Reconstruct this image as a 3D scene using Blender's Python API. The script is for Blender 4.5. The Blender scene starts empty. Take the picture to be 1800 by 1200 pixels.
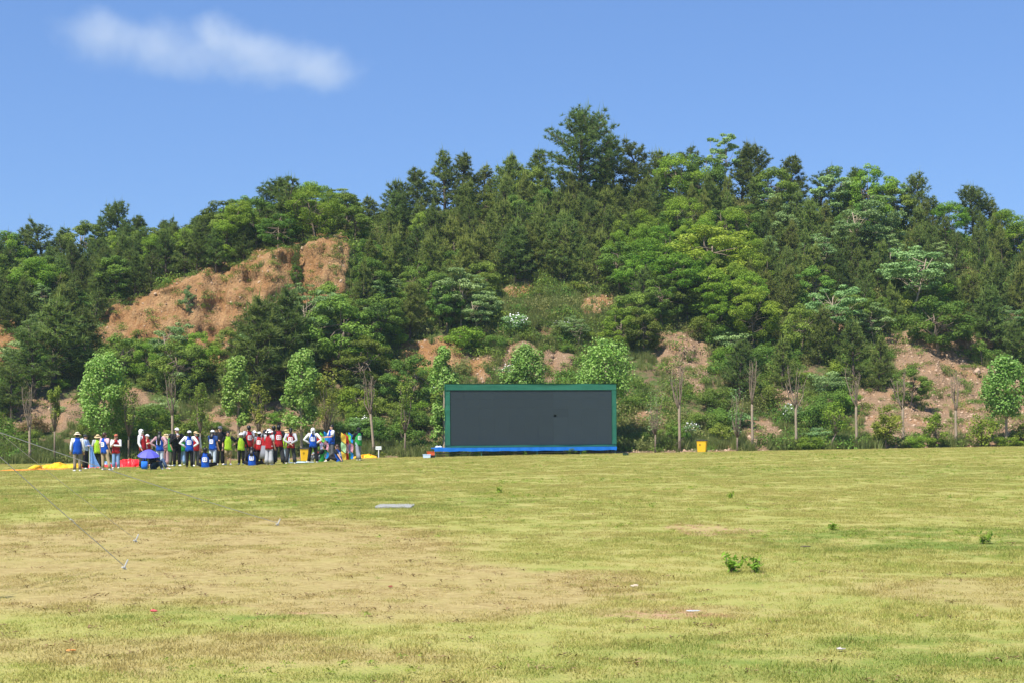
import bpy, bmesh, math, random
import numpy as np
from mathutils import Vector, Matrix, Euler

random.seed(11)
rng = np.random.default_rng(11)
S = bpy.context.scene
COL = S.collection
R = math.radians

# ------------------------------------------------------------------ camera, sky, sun, exposure
F, HOR, CAMZ = 2500.0, 758.0, 1.65          # focal length in photo pixels, horizon row, eye height
cd = bpy.data.cameras.new('camera'); cam = bpy.data.objects.new('camera', cd); COL.objects.link(cam)
cd.sensor_width = 36.0; cd.lens = 50.0; cd.shift_y = (HOR - 600.0) / 1800.0
cd.clip_start = 0.1; cd.clip_end = 6000.0
cam.location = (0, 0, CAMZ); cam.rotation_euler = (R(90), 0, 0)
S.camera = cam

SUN_EL, SUN_AZ = 57.0, 216.0                # azimuth clockwise from +Y: behind the camera, to its left
wd = bpy.data.worlds.new('World'); S.world = wd; wd.use_nodes = True
wn = wd.node_tree.nodes; wl = wd.node_tree.links
bg = wn['Background']
sky = wn.new('ShaderNodeTexSky'); sky.sky_type = 'NISHITA'; sky.sun_disc = False
sky.sun_elevation = R(SUN_EL); sky.sun_rotation = R(SUN_AZ)
sky.air_density = 1.15; sky.dust_density = 0.15; sky.ozone_density = 3.2; sky.altitude = 60
gm = wn.new('ShaderNodeGamma'); gm.inputs['Gamma'].default_value = 0.6; wl.new(sky.outputs['Color'], gm.inputs['Color'])
tn = wn.new('ShaderNodeMix'); tn.data_type = 'RGBA'; tn.blend_type = 'MULTIPLY'; tn.inputs[0].default_value = 1.0
wl.new(gm.outputs[0], tn.inputs[6]); tn.inputs[7].default_value = (0.90, 1.32, 2.12, 1)     # even out the horizon, deepen the blue
wl.new(tn.outputs[2], bg.inputs['Color']); bg.inputs['Strength'].default_value = 0.073

sd = bpy.data.lights.new('sun', 'SUN'); sun = bpy.data.objects.new('sun', sd); COL.objects.link(sun)
sd.energy = 4.2; sd.angle = R(0.53); sd.color = (1.0, 0.95, 0.87)
_az = R(SUN_AZ)
_dir = Vector((math.sin(_az) * math.cos(R(SUN_EL)), math.cos(_az) * math.cos(R(SUN_EL)), math.sin(R(SUN_EL))))
sun.rotation_euler = (-_dir).to_track_quat('-Z', 'Y').to_euler()
sun.location = (-30, -30, 60)

S.view_settings.view_transform = 'Standard'; S.view_settings.look = 'None'
S.view_settings.exposure = 0.95; S.view_settings.gamma = 1.0
S.render.engine = 'CYCLES'
S.cycles.max_bounces = 8; S.cycles.diffuse_bounces = 5; S.cycles.transmission_bounces = 4
S.cycles.glossy_bounces = 2; S.cycles.transparent_max_bounces = 4; S.cycles.volume_bounces = 2
S.cycles.caustics_reflective = False; S.cycles.caustics_refractive = False

# ------------------------------------------------------------------ small helpers
def ray(px, row, Y):
    return Vector(((px - 900.0) / F * Y, Y, CAMZ + (HOR - row) / F * Y))

def smooth(a, b, x):
    t = np.clip((np.asarray(x, float) - a) / (b - a), 0, 1)
    return t * t * (3 - 2 * t)

def _hash(ix, iy, iz, seed):
    n = (ix * 374761393 + iy * 668265263 + iz * 2147483647 + seed * 1274126177).astype(np.int64)
    n = (n ^ (n >> 13)) * 1274126177
    n = n ^ (n >> 16)
    return (n & 0xFFFFFF).astype(float) / float(0xFFFFFF)

def vnoise(x, y, z=0.0, seed=0):
    x, y, z = np.broadcast_arrays(np.asarray(x, float), np.asarray(y, float), np.asarray(z, float))
    ix, iy, iz = np.floor(x).astype(np.int64), np.floor(y).astype(np.int64), np.floor(z).astype(np.int64)
    fx, fy, fz = x - ix, y - iy, z - iz
    fx, fy, fz = [f * f * (3 - 2 * f) for f in (fx, fy, fz)]
    out = 0
    for dx in (0, 1):
        for dy in (0, 1):
            for dz in (0, 1):
                w = (fx if dx else 1 - fx) * (fy if dy else 1 - fy) * (fz if dz else 1 - fz)
                out = out + w * _hash(ix + dx, iy + dy, iz + dz, seed)
    return out * 2 - 1

def fbm(x, y, z=0.0, seed=0, octv=4):
    a, s, t = 1.0, 1.0, 0
    for k in range(octv):
        t = t + a * vnoise(np.asarray(x) * s, np.asarray(y) * s, np.asarray(z) * s, seed + k * 17)
        a *= 0.5; s *= 2.03
    return t

def mesh_np(name, V, Fc, mats=(), smooth_=False, tint=None, midx=None):
    """mesh from arrays; Fc is (n,3)/(n,4) array or list of index tuples"""
    me = bpy.data.meshes.new(name)
    V = np.asarray(V, np.float32)
    if isinstance(Fc, np.ndarray):
        n, k = Fc.shape
        me.vertices.add(len(V)); me.vertices.foreach_set('co', V.ravel())
        me.loops.add(n * k); me.loops.foreach_set('vertex_index', Fc.astype(np.int32).ravel())
        me.polygons.add(n)
        me.polygons.foreach_set('loop_start', np.arange(0, n * k, k, dtype=np.int32))
        me.update(calc_edges=True)
    else:
        me.from_pydata([tuple(map(float, v)) for v in V], [], [tuple(map(int, f)) for f in Fc])
    for m in mats:
        me.materials.append(m)
    if smooth_:
        me.polygons.foreach_set('use_smooth', np.ones(len(me.polygons), bool))
    if tint is not None:
        at = me.attributes.new('tint', 'FLOAT', 'POINT'); at.data.foreach_set('value', np.asarray(tint, np.float32))
    if midx is not None:
        me.polygons.foreach_set('material_index', np.asarray(midx, np.int32))
    me.update()
    return me

def obj(name, me, parent=None, loc=None):
    o = bpy.data.objects.new(name, me); COL.objects.link(o)
    if parent is not None: o.parent = parent
    if loc is not None: o.location = loc
    return o

def empty(name, loc=(0, 0, 0), rz=0.0):
    o = bpy.data.objects.new(name, None); COL.objects.link(o)
    o.empty_display_size = 0.2; o.location = loc; o.rotation_euler = (0, 0, rz)
    return o

def tag(o, label=None, cat=None, group=None, kind=None):
    if label: o['label'] = label
    if cat: o['category'] = cat
    if group: o['group'] = group
    if kind: o['kind'] = kind
    elif cat: o['kind'] = 'thing'
    return o

class Geo:
    """collects simple shapes into one mesh"""
    def __init__(s): s.v = []; s.f = []; s.m = []; s.cur = 0
    def add(s, vs, fs):
        b = len(s.v); s.v += [tuple(v) for v in vs]; s.f += [tuple(b + i for i in f) for f in fs]; s.m += [s.cur] * len(fs)
    def box(s, c, d, rot=None):
        x, y, z = d[0] / 2, d[1] / 2, d[2] / 2
        vs = [Vector((i * x, j * y, k * z)) for k in (-1, 1) for j in (-1, 1) for i in (-1, 1)]
        if rot is not None: vs = [rot @ v for v in vs]
        c = Vector(c)
        s.add([v + c for v in vs], [(0, 2, 3, 1), (4, 5, 7, 6), (0, 1, 5, 4), (2, 6, 7, 3), (0, 4, 6, 2), (1, 3, 7, 5)])
    def loft(s, pts, rad, n=8, cap=True, ref=None):
        """tube through pts; rad: float or (rx, ry) per point"""
        pts = [Vector(p) for p in pts]; k = len(pts); b = len(s.v)
        prev = Vector(ref) if ref is not None else None
        for i, p in enumerate(pts):
            t = (pts[min(i + 1, k - 1)] - pts[max(i - 1, 0)])
            t = t.normalized() if t.length > 1e-9 else Vector((0, 0, 1))
            if prev is None:
                prev = Vector((1, 0, 0)) if abs(t.x) < 0.8 else Vector((0, 1, 0))
            u = (prev - t * prev.dot(t))
            u = u.normalized() if u.length > 1e-6 else t.orthogonal().normalized()
            w = t.cross(u); prev = u
            r = rad[i]; rx, ry = (r, r) if not isinstance(r, (tuple, list)) else r
            for j in range(n):
                a = 2 * math.pi * j / n
                s.v.append(tuple(p + u * (math.cos(a) * rx) + w * (math.sin(a) * ry)))
        for i in range(k - 1):
            for j in range(n):
                a, c = b + i * n + j, b + i * n + (j + 1) % n
                s.f.append((a, c, c + n, a + n)); s.m.append(s.cur)
        if cap:
            s.f.append(tuple(b + j for j in range(n))[::-1]); s.m.append(s.cur)
            s.f.append(tuple(b + (k - 1) * n + j for j in range(n))); s.m.append(s.cur)
    def ball(s, c, r, n=10, m=6, zmin=-1.0, rot=None):
        """ellipsoid, cut below zmin (unit sphere height)"""
        c = Vector(c); rx, ry, rz = (r, r, r) if not isinstance(r, (tuple, list)) else r
        b = len(s.v); a0 = math.asin(max(-1, zmin))
        for i in range(m + 1):
            a = a0 + (math.pi / 2 - a0) * i / m
            for j in range(n):
                t = 2 * math.pi * j / n
                v = Vector((rx * math.cos(a) * math.cos(t), ry * math.cos(a) * math.sin(t), rz * math.sin(a)))
                if rot is not None: v = rot @ v
                s.v.append(tuple(c + v))
        for i in range(m):
            for j in range(n):
                p, q = b + i * n + j, b + i * n + (j + 1) % n
                s.f.append((p, q, q + n, p + n)); s.m.append(s.cur)
        s.f.append(tuple(b + j for j in range(n))[::-1]); s.m.append(s.cur)
    def mesh(s, name, *mats, sm=False):
        me = mesh_np(name, s.v, s.f, mats, sm, midx=s.m)
        return me
    def build(s, name, mat, parent=None, sm=False, loc=None):
        mats = mat if isinstance(mat, (list, tuple)) else [mat]
        return obj(name, s.mesh(name, *mats, sm=sm), parent, loc)

# ------------------------------------------------------------------ node helper
class NT:
    def __init__(s, name):
        s.mat = bpy.data.materials.new(name); s.mat.use_nodes = True
        s.t = s.mat.node_tree; s.n = s.t.nodes; s.l = s.t.links
        s.bsdf = s.n['Principled BSDF']; s.out = s.n['Material Output']
    def new(s, ty, **kw):
        nd = s.n.new(ty)
        for k, v in kw.items(): setattr(nd, k, v)
        return nd
    def put(s, sock, v):
        if isinstance(v, bpy.types.NodeSocket): s.l.new(v, sock)
        elif isinstance(v, (tuple, list)) and sock.type == 'RGBA' and len(v) == 3: sock.default_value = (*v, 1)
        else: sock.default_value = v
    def math(s, op, a, b=0.0, c=None, clamp=False):
        nd = s.new('ShaderNodeMath', operation=op, use_clamp=clamp)
        s.put(nd.inputs[0], a); s.put(nd.inputs[1], b)
        if c is not None: s.put(nd.inputs[2], c)
        return nd.outputs[0]
    def vmath(s, op, a, b=(0, 0, 0)):
        nd = s.new('ShaderNodeVectorMath', operation=op); s.put(nd.inputs[0], a); s.put(nd.inputs[1], b)
        return nd.outputs['Value'] if op in ('LENGTH', 'DISTANCE', 'DOT_PRODUCT') else nd.outputs[0]
    def noise(s, vec, scale, detail=3.0, rough=0.55, dist=0.0, out='Fac'):
        nd = s.new('ShaderNodeTexNoise'); s.put(nd.inputs['Vector'], vec)
        nd.inputs['Scale'].default_value = scale; nd.inputs['Detail'].default_value = detail
        nd.inputs['Roughness'].default_value = rough; nd.inputs['Distortion'].default_value = dist
        return nd.outputs[out]
    def voro(s, vec, scale, feat='F1', out='Distance'):
        nd = s.new('ShaderNodeTexVoronoi', feature=feat); s.put(nd.inputs['Vector'], vec)
        nd.inputs['Scale'].default_value = scale
        return nd.outputs[out]
    def step(s, a, b, x):
        nd = s.new('ShaderNodeMapRange', interpolation_type='SMOOTHSTEP'); s.put(nd.inputs['Value'], x)
        nd.inputs['From Min'].default_value = a; nd.inputs['From Max'].default_value = b
        return nd.outputs[0]
    def mix(s, fac, a, b, blend='MIX'):
        nd = s.new('ShaderNodeMix', data_type='RGBA', blend_type=blend); nd.clamp_factor = True
        s.put(nd.inputs[0], fac); s.put(nd.inputs[6], a); s.put(nd.inputs[7], b)
        return nd.outputs[2]
    def hsv(s, col, h=0.5, sat=1.0, val=1.0):
        nd = s.new('ShaderNodeHueSaturation')
        s.put(nd.inputs['Color'], col); s.put(nd.inputs['Hue'], h); s.put(nd.inputs['Saturation'], sat); s.put(nd.inputs['Value'], val)
        return nd.outputs[0]
    def pos(s): return s.new('ShaderNodeNewGeometry').outputs['Position']
    def bump(s, h, strength=0.4, dist=0.05):
        nd = s.new('ShaderNodeBump'); nd.inputs['Strength'].default_value = strength; nd.inputs['Distance'].default_value = dist
        s.l.new(h, nd.inputs['Height']); s.l.new(nd.outputs[0], s.bsdf.inputs['Normal'])
    def base(s, col, rough=0.8, spec=0.3):
        s.put(s.bsdf.inputs['Base Color'], col); s.put(s.bsdf.inputs['Roughness'], rough)
        s.bsdf.inputs['Specular IOR Level'].default_value = spec
        return s.mat

_pl = {}
def plain(name, col, rough=0.7, spec=0.3, var=0.12, scale=6.0, metal=0.0, bump=0.0):
    """procedural paint / cloth / plastic: colour with slight wear"""
    key = name
    if key in _pl: return _pl[key]
    t = NT(name); tc = t.new('ShaderNodeTexCoord').outputs['Object']
    n = t.noise(tc, scale, 4)
    c = t.hsv(tuple(col), 0.5, 1.0, t.math('ADD', 1 - var, t.math('MULTIPLY', n, 2 * var)))
    t.base(c, rough, spec); t.bsdf.inputs['Metallic'].default_value = metal
    if bump: t.bump(n, bump, 0.03)
    _pl[key] = t.mat
    return t.mat

def leaf_mat(name, c0, c1, rough=0.6, trans=0.35, spec=0.15, hue=0.02, val=0.22):
    t = NT(name)
    at = t.new('ShaderNodeAttribute', attribute_name='tint').outputs['Fac']
    oi = t.new('ShaderNodeObjectInfo').outputs['Random']
    c = t.mix(at, c0, c1)
    h = t.math('ADD', 0.5 - hue, t.math('MULTIPLY', oi, 2 * hue))
    v = t.math('ADD', 1 - val, t.math('MULTIPLY', t.math('FRACT', t.math('MULTIPLY', oi, 7.31)), 2 * val))
    c = t.hsv(c, h, 1.0, v)
    t.base(c, rough, spec)
    tr = t.new('ShaderNodeBsdfTranslucent'); t.l.new(t.mix(0.35, c, (0.25, 0.33, 0.03), 'MIX'), tr.inputs['Color'])
    ms = t.new('ShaderNodeMixShader'); ms.inputs[0].default_value = trans
    t.l.new(t.bsdf.outputs[0], ms.inputs[1]); t.l.new(tr.outputs[0], ms.inputs[2]); t.l.new(ms.outputs[0], t.out.inputs['Surface'])
    return t.mat

# ------------------------------------------------------------------ ground heights
def zfield(x, y):
    x = np.asarray(x, float); y = np.asarray(y, float)
    s = smooth(12, 74, y)
    und = 0.045 * fbm(x * 0.11, y * 0.11, seed=3, octv=3) * smooth(4, 14, y) * (1 - smooth(60, 76, y))
    return s * (0.0178 * np.clip(x, -60, 60) + 0.34) + und

HY = [84, 90, 96, 98.5, 103, 110, 118]
HROW = {
 -900: [775, 725, 680, 660, 630, 590, 560], -400: [775, 715, 655, 625, 585, 545, 515],
 0: [775, 703, 625, 580, 535, 500, 476], 160: [772, 700, 612, 568, 528, 494, 465], 250: [772, 697, 608, 522, 493, 470, 445],
 360: [770, 694, 606, 481, 463, 443, 425], 480: [770, 690, 590, 438, 430, 421, 410], 560: [770, 690, 575, 421, 415, 409, 401],
 615: [770, 686, 580, 425, 414, 404, 394], 680: [770, 690, 610, 560, 505, 436, 385], 800: [770, 690, 622, 578, 515, 437, 366],
 900: [768, 700, 602, 566, 520, 428, 354], 1020: [768, 700, 602, 564, 520, 418, 326], 1100: [766, 692, 602, 560, 505, 412, 330],
 1250: [765, 690, 607, 562, 505, 422, 350], 1400: [765, 690, 607, 567, 512, 437, 380], 1550: [762, 690, 612, 572, 524, 450, 400],
 1700: [758, 690, 622, 582, 534, 468, 425], 1800: [755, 690, 627, 592, 549, 498, 462], 2000: [755, 692, 640, 612, 582, 546, 520],
 2700: [755, 710, 670, 655, 640, 620, 605]}
_hp = np.array(sorted(HROW)); _hr = np.array([HROW[k] for k in sorted(HROW)], float)

PXS = np.arange(-900, 2701, 5.0)
YS = np.unique(np.round(np.concatenate([np.arange(78.4, 84, 0.4), np.arange(84, 95, 0.35), np.arange(95, 100, 0.11),
                                        np.arange(100, 120, 0.4), np.arange(120, 150, 1.6)]), 3))
def _build_hill():
    Z = np.zeros((len(YS), len(PXS)))
    kern = np.array([1, 4, 6, 4, 1.]) ; kern /= kern.sum()
    for j, px in enumerate(PXS):
        rows = [np.interp(px, _hp, _hr[:, k]) for k in range(len(HY))]
        ys = [78.4, 79.6, 80.6, 82.0]; xs = [(px - 900) / F * y for y in ys]
        zs = [float(zfield(xs[0], 78.4)) - 0.14, float(zfield(xs[1], 79.6)) - 0.16, float(zfield(xs[2], 80.6)) - 0.02, float(zfield(xs[3], 82)) + 0.25]
        for y, r in zip(HY, rows):
            ys.append(y); zs.append(CAMZ + (HOR - r) / F * y)
        ys += [126, 150]; zs += [zs[-1] - 0.6, zs[-1] - 7]
        Z[:, j] = np.interp(YS, ys, zs)
    # soften along the row direction
    for _ in range(3):
        Zp = np.pad(Z, ((0, 0), (2, 2)), 'edge'); Z = sum(kern[k] * Zp[:, k:k + Z.shape[1]] for k in range(5))
    X = (PXS[None, :] - 900) / F * YS[:, None]; Yg = np.repeat(YS[:, None], len(PXS), 1)
    fade = smooth(82, 90, Yg)
    Z = Z + fade * (0.45 * fbm(X * 0.18, Yg * 0.18, seed=5, octv=3) + 0.12 * fbm(X * 0.9, Yg * 0.9, seed=8, octv=3))
    return X, Yg, Z
HX, HYG, HZ = _build_hill()

def zhill(px, y):
    fx = np.clip((px - PXS[0]) / 5.0, 0, len(PXS) - 1.001); j = int(fx); u = fx - j
    i = int(np.clip(np.searchsorted(YS, y) - 1, 0, len(YS) - 2)); v = (y - YS[i]) / (YS[i + 1] - YS[i])
    return (HZ[i, j] * (1 - u) + HZ[i, j + 1] * u) * (1 - v) + (HZ[i + 1, j] * (1 - u) + HZ[i + 1, j + 1] * u) * v

def on_hill(px, row):
    """where the sight line through (px,row) first meets the hillside"""
    for y in np.arange(79.0, 124, 0.15):
        z = zhill(px, y)
        if HOR - (z - CAMZ) / y * F <= row:
            return Vector(((px - 900) / F * y, y, z))
    y = 119.0
    return Vector(((px - 900) / F * y, y, zhill(px, y)))

def on_lawn(px, row):
    y = 60.0
    for _ in range(40):
        z = float(zfield((px - 900) / F * y, y))
        y = 0.5 * y + 0.5 * (CAMZ - z) / ((row - HOR) / F)
        y = min(max(y, 5), 79)
    x = (px - 900) / F * y
    return Vector((x, y, float(zfield(x, y))))

POLY = [
 [(155, 600), (165, 560), (250, 516), (360, 474), (480, 430), (560, 414), (622, 408), (612, 470), (600, 525), (540, 540), (480, 540), (430, 560), (400, 612), (330, 606), (230, 606)],
 [(-60, 560), (42, 562), (34, 615), (0, 645), (-60, 640)],
 [(1138, 582), (1200, 592), (1252, 608), (1246, 660), (1232, 695), (1200, 684), (1160, 640)],
 [(1540, 580), (1640, 596), (1715, 640), (1850, 680), (1850, 786), (1590, 788), (1490, 730), (1480, 690), (1540, 680), (1600, 690), (1575, 640)],
 [(868, 668), (888, 604), (925, 598), (1005, 622), (1000, 655), (960, 672), (900, 676)]]
ELL = [(1420, 722, 26, 14), (845, 650, 24, 26), (960, 585, 34, 10), (85, 728, 85, 28), (375, 622, 34, 36), (470, 742, 120, 36), (762, 622, 60, 36), (1055, 536, 38, 22), (905, 512, 34, 14), (1378, 700, 28, 22),
       (1335, 765, 40, 28), (1570, 762, 60, 24), (1690, 600, 45, 16), (1470, 560, 22, 26), (700, 668, 40, 20), (215, 705, 60, 22), (1140, 738, 40, 18), (760, 775, 30, 16), (1640, 590, 60, 14)]

def inpoly(px, row, poly):
    px = np.asarray(px, float); row = np.asarray(row, float); c = np.zeros(px.shape, bool); j = len(poly) - 1
    for i in range(len(poly)):
        xi, yi = poly[i]; xj, yj = poly[j]
        if yi != yj:
            c ^= ((yi > row) != (yj > row)) & (px < (xj - xi) * (row - yi) / (yj - yi) + xi)
        j = i
    return c

def bare(px, row):
    px = np.asarray(px, float); row = np.asarray(row, float)
    wx = px + 10 * fbm(px * 0.03, row * 0.03, seed=21); wy = row + 8 * fbm(px * 0.03, row * 0.03, seed=22)
    m = np.zeros(px.shape)
    for p in POLY: m = np.maximum(m, inpoly(wx, wy, p) * 1.0)
    for cx, cy, rx, ry in ELL:
        d = np.hypot((wx - cx) / rx, (wy - cy) / ry); m = np.maximum(m, 1 - smooth(0.8, 1.1, d))
    return m

# ------------------------------------------------------------------ ground materials
def lawn_color(t):
    p = t.pos(); sep = t.new('ShaderNodeSeparateXYZ'); t.l.new(p, sep.inputs[0])
    flat = t.new('ShaderNodeCombineXYZ'); t.l.new(sep.outputs[0], flat.inputs[0]); t.l.new(sep.outputs[1], flat.inputs[1])
    q = flat.outputs[0]
    wv = t.vmath('SUBTRACT', t.noise(q, 0.55, 4, 0.6, out='Color'), (0.5, 0.5, 0.5))
    wv = t.vmath('MULTIPLY', wv, (3.4, 3.4, 0.0)); qw = t.vmath('ADD', q, wv)
    def ell(cx, cy, rx, ry, a=1.2, b=0.65):
        d = t.vmath('LENGTH', t.vmath('MULTIPLY', t.vmath('SUBTRACT', qw, (cx, cy, 0)), (1 / rx, 1 / ry, 0)))
        return t.step(a, b, d)
    def mx(lst):
        r = lst[0]
        for e in lst[1:]: r = t.math('MAXIMUM', r, e)
        return r
    big = t.noise(q, 0.16, 4); med = t.noise(q, 0.9, 5, 0.62); fine = t.noise(q, 7.0, 4, 0.65); vf = t.noise(q, 42.0, 2, 0.6)
    dry = mx([ell(-5.4, 19.6, 4.8, 7.0, 1.15, .85), ell(-1.0, 15.3, 2.6, 2.8, 1.15, .85), t.math('MULTIPLY', ell(-2.6, 10.7, 2.1, 0.85), 0.8),
              t.math('MULTIPLY', ell(5.3, 14.8, 2.0, 1.5), 0.75), t.math('MULTIPLY', ell(1.5, 12.9, 1.0, 0.5), 0.7), t.math('MULTIPLY', ell(-13, 62, 9, 3), 0.3),
              t.math('MULTIPLY', ell(3, 75, 12, 2.0), 0.35)])
    lush = mx([ell(6.4, 21.5, 3.0, 2.6), t.math('MULTIPLY', ell(3.9, 10.2, 3.6, 1.5), 0.9), t.math('MULTIPLY', ell(-2.5, 12.7, 1.3, 0.35), 1.0), t.math('MULTIPLY', ell(-9, 38, 8, 4), 0.6),
               t.math('MULTIPLY', ell(-2.6, 31, 4, 3), 0.5), t.math('MULTIPLY', ell(0.8, 9.4, 2.5, 0.7), 0.6), t.math('MULTIPLY', ell(12, 48, 7, 7), 0.35)])
    k = t.math('ADD', t.math('MULTIPLY', med, 1.0), t.math('MULTIPLY', fine, 0.7))
    olive = t.mix(t.step(0.55, 1.1, k), (0.405, 0.355, 0.108), (0.30, 0.315, 0.066))
    olive = t.mix(t.math('MULTIPLY', t.step(0.52, 0.72, big), 0.55), olive, (0.42, 0.35, 0.112))
    green = t.mix(fine, (0.12, 0.195, 0.024), (0.225, 0.265, 0.045))
    straw = t.mix(t.step(0.3, 0.75, fine), (0.32, 0.235, 0.085), (0.46, 0.365, 0.14))
    lf = t.math('MULTIPLY', lush, t.step(0.36, 0.6, med)); lf = t.math('MAXIMUM', lf, t.math('MULTIPLY', t.step(0.58, 0.74, med), 0.6))
    c = t.mix(lf, olive, green)
    df = t.math('MULTIPLY', dry, t.step(0.18, 0.5, t.math('ADD', t.math('MULTIPLY', med, 0.6), t.math('MULTIPLY', fine, 0.3))))
    df = t.math('MAXIMUM', df, t.math('MULTIPLY', t.step(0.52, 0.74, t.noise(q, 0.35, 6, 0.7)), 0.55))
    c = t.mix(df, c, straw)
    soil = t.math('MULTIPLY', mx([ell(3.2, 23.4, 0.7, 1.2), ell(1.5, 12.7, 0.6, 0.22), ell(9.4, 21.4, 1.5, 0.9), ell(-2.0, 13.0, 0.3, 0.15)]), t.step(0.42, 0.62, fine))
    c = t.mix(soil, c, (0.45, 0.27, 0.15))
    return c, fine, vf, df

def make_lawn_mat():
    t = NT('lawn_ground'); c, fine, vf, df = lawn_color(t)
    c = t.hsv(c, 0.5, 0.95, t.math('ADD', 0.80, t.math('MULTIPLY', vf, 0.4)))
    t.base(c, 0.95, 0.1); t.bump(t.math('ADD', vf, fine), 0.7, 0.05)
    return t.mat

def make_blade_mat():
    t = NT('grass_blade'); c, fine, vf, df = lawn_color(t)
    at = t.new('ShaderNodeAttribute', attribute_name='tint').outputs['Fac']
    c = t.mix(t.math('MULTIPLY', t.step(0.55, 0.95, at), 0.75), c, (0.46, 0.385, 0.135))
    oi = t.new('ShaderNodeObjectInfo').outputs['Random']
    c = t.mix(t.math('MULTIPLY', t.step(0.72, 1.0, oi), 0.5), c, (0.20, 0.29, 0.045))
    c = t.hsv(c, 0.5, 1.0, t.math('ADD', 0.78, t.math('ADD', t.math('MULTIPLY', at, 0.36), t.math('MULTIPLY', oi, 0.24))))
    t.base(c, 0.6, 0.2)
    tr = t.new('ShaderNodeBsdfTranslucent'); t.l.new(c, tr.inputs['Color'])
    ms = t.new('ShaderNodeMixShader'); ms.inputs[0].default_value = 0.35
    t.l.new(t.bsdf.outputs[0], ms.inputs[1]); t.l.new(tr.outputs[0], ms.inputs[2]); t.l.new(ms.outputs[0], t.out.inputs['Surface'])
    return t.mat

def make_hill_mat():
    t = NT('hillside_earth'); p = t.pos()
    b = t.new('ShaderNodeAttribute', attribute_name='bare').outputs['Fac']
    s = t.new('ShaderNodeAttribute', attribute_name='scree').outputs['Fac']
    n1 = t.noise(p, 0.5, 5, 0.6); n2 = t.noise(p, 2.6, 5, 0.65); n3 = t.noise(p, 12, 4, 0.7)
    st = t.vmath('MULTIPLY', p, (1.0, 1.0, 0.35)); stre = t.noise(st, 2.2, 5, 0.6, 1.2)
    crack = t.voro(t.vmath('ADD', p, t.vmath('MULTIPLY', t.noise(p, 1.1, 3, out='Color'), (1.6, 1.6, 1.6))), 1.7, 'DISTANCE_TO_EDGE')
    clay = t.mix(t.step(0.35, 0.65, n1), (0.35, 0.185, 0.075), (0.43, 0.265, 0.128))
    clay = t.mix(t.math('MULTIPLY', t.step(0.50, 0.68, stre), 0.55), clay, (0.20, 0.095, 0.042))
    clay = t.mix(t.math('MULTIPLY', t.step(0.58, 0.72, n2), 0.5), clay, (0.46, 0.31, 0.18))
    clay = t.mix(t.math('MULTIPLY', t.step(0.07, 0.01, crack), 0.45), clay, (0.25, 0.13, 0.07))
    gry = t.mix(n3, (0.25, 0.155, 0.088), (0.39, 0.265, 0.165))
    gry = t.mix(t.math('MULTIPLY', t.step(0.52, 0.66, n1), 0.6), gry, (0.44, 0.24, 0.12))
    soil = t.mix(s, clay, gry)
    litter = t.mix(n2, (0.15, 0.105, 0.06), (0.27, 0.19, 0.105))
    weeds = t.mix(n3, (0.06, 0.095, 0.022), (0.13, 0.17, 0.045))
    veg = t.mix(t.step(0.40, 0.58, t.noise(p, 1.2, 5, 0.65)), litter, weeds)
    f = t.step(0.30, 0.70, t.math('ADD', b, t.math('MULTIPLY', t.math('SUBTRACT', n2, 0.5), 1.6)))
    c = t.mix(f, veg, soil)
    t.base(t.hsv(c, 0.5, 1.0, t.math('ADD', 0.8, t.math('MULTIPLY', n3, 0.4))), 0.95, 0.1)
    hgt = t.math('ADD', t.math('MULTIPLY', n2, 1.0), t.math('ADD', t.math('MULTIPLY', n3, 0.5), t.math('MULTIPLY', stre, 0.8)))
    t.bump(hgt, 0.9, 0.35)
    return t.mat

M_LAWN, M_BLADE, M_HILL = make_lawn_mat(), make_blade_mat(), make_hill_mat()
M_BARK = plain('bark_grey_brown', (0.20, 0.155, 0.115), 0.9, 0.1, 0.3, 9, bump=0.6)
M_BARK_PALE = plain('bark_pale', (0.34, 0.27, 0.20), 0.85, 0.1, 0.28, 8, bump=0.5)
M_BARK_MID = plain('bark_mid', (0.31, 0.245, 0.18), 0.88, 0.1, 0.3, 8, bump=0.5)
M_BARK_DARK = plain('bark_dark', (0.11, 0.085, 0.065), 0.9, 0.1, 0.3, 9, bump=0.6)

# ------------------------------------------------------------------ ground sheets
def ground_sheets():
    g = bpy.data.meshes.new('ground')
    xs = np.array([-2500, -300, 300, 2500.]); ys = np.array([-2500, -120, 90, 2500.])
    V = [(x, y, -1.2) for y in ys for x in xs]; Fc = [(j * 4 + i, j * 4 + i + 1, j * 4 + i + 5, j * 4 + i + 4) for j in range(3) for i in range(3)]
    g.from_pydata(V, [], Fc); g.materials.append(M_LAWN)
    tag(obj('ground', g), kind='structure')
    xs = np.concatenate([np.arange(-160, -40, 6), np.arange(-40, 40, 0.8), np.arange(40, 161, 6)])
    ys = np.concatenate([np.arange(-120, 4, 8), np.arange(4, 79.2, 0.8), [79.3]])
    X, Y = np.meshgrid(xs, ys); Z = zfield(X, Y)
    Z[-1] -= 0.35
    V = np.stack([X, Y, Z], -1).reshape(-1, 3); nx, ny = len(xs), len(ys)
    i, j = np.meshgrid(np.arange(nx - 1), np.arange(ny - 1)); a = (j * nx + i).ravel()
    tag(obj('lawn', mesh_np('lawn', V, np.stack([a, a + 1, a + nx + 1, a + nx], 1), [M_LAWN], True)), kind='structure')
ground_sheets()

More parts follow.
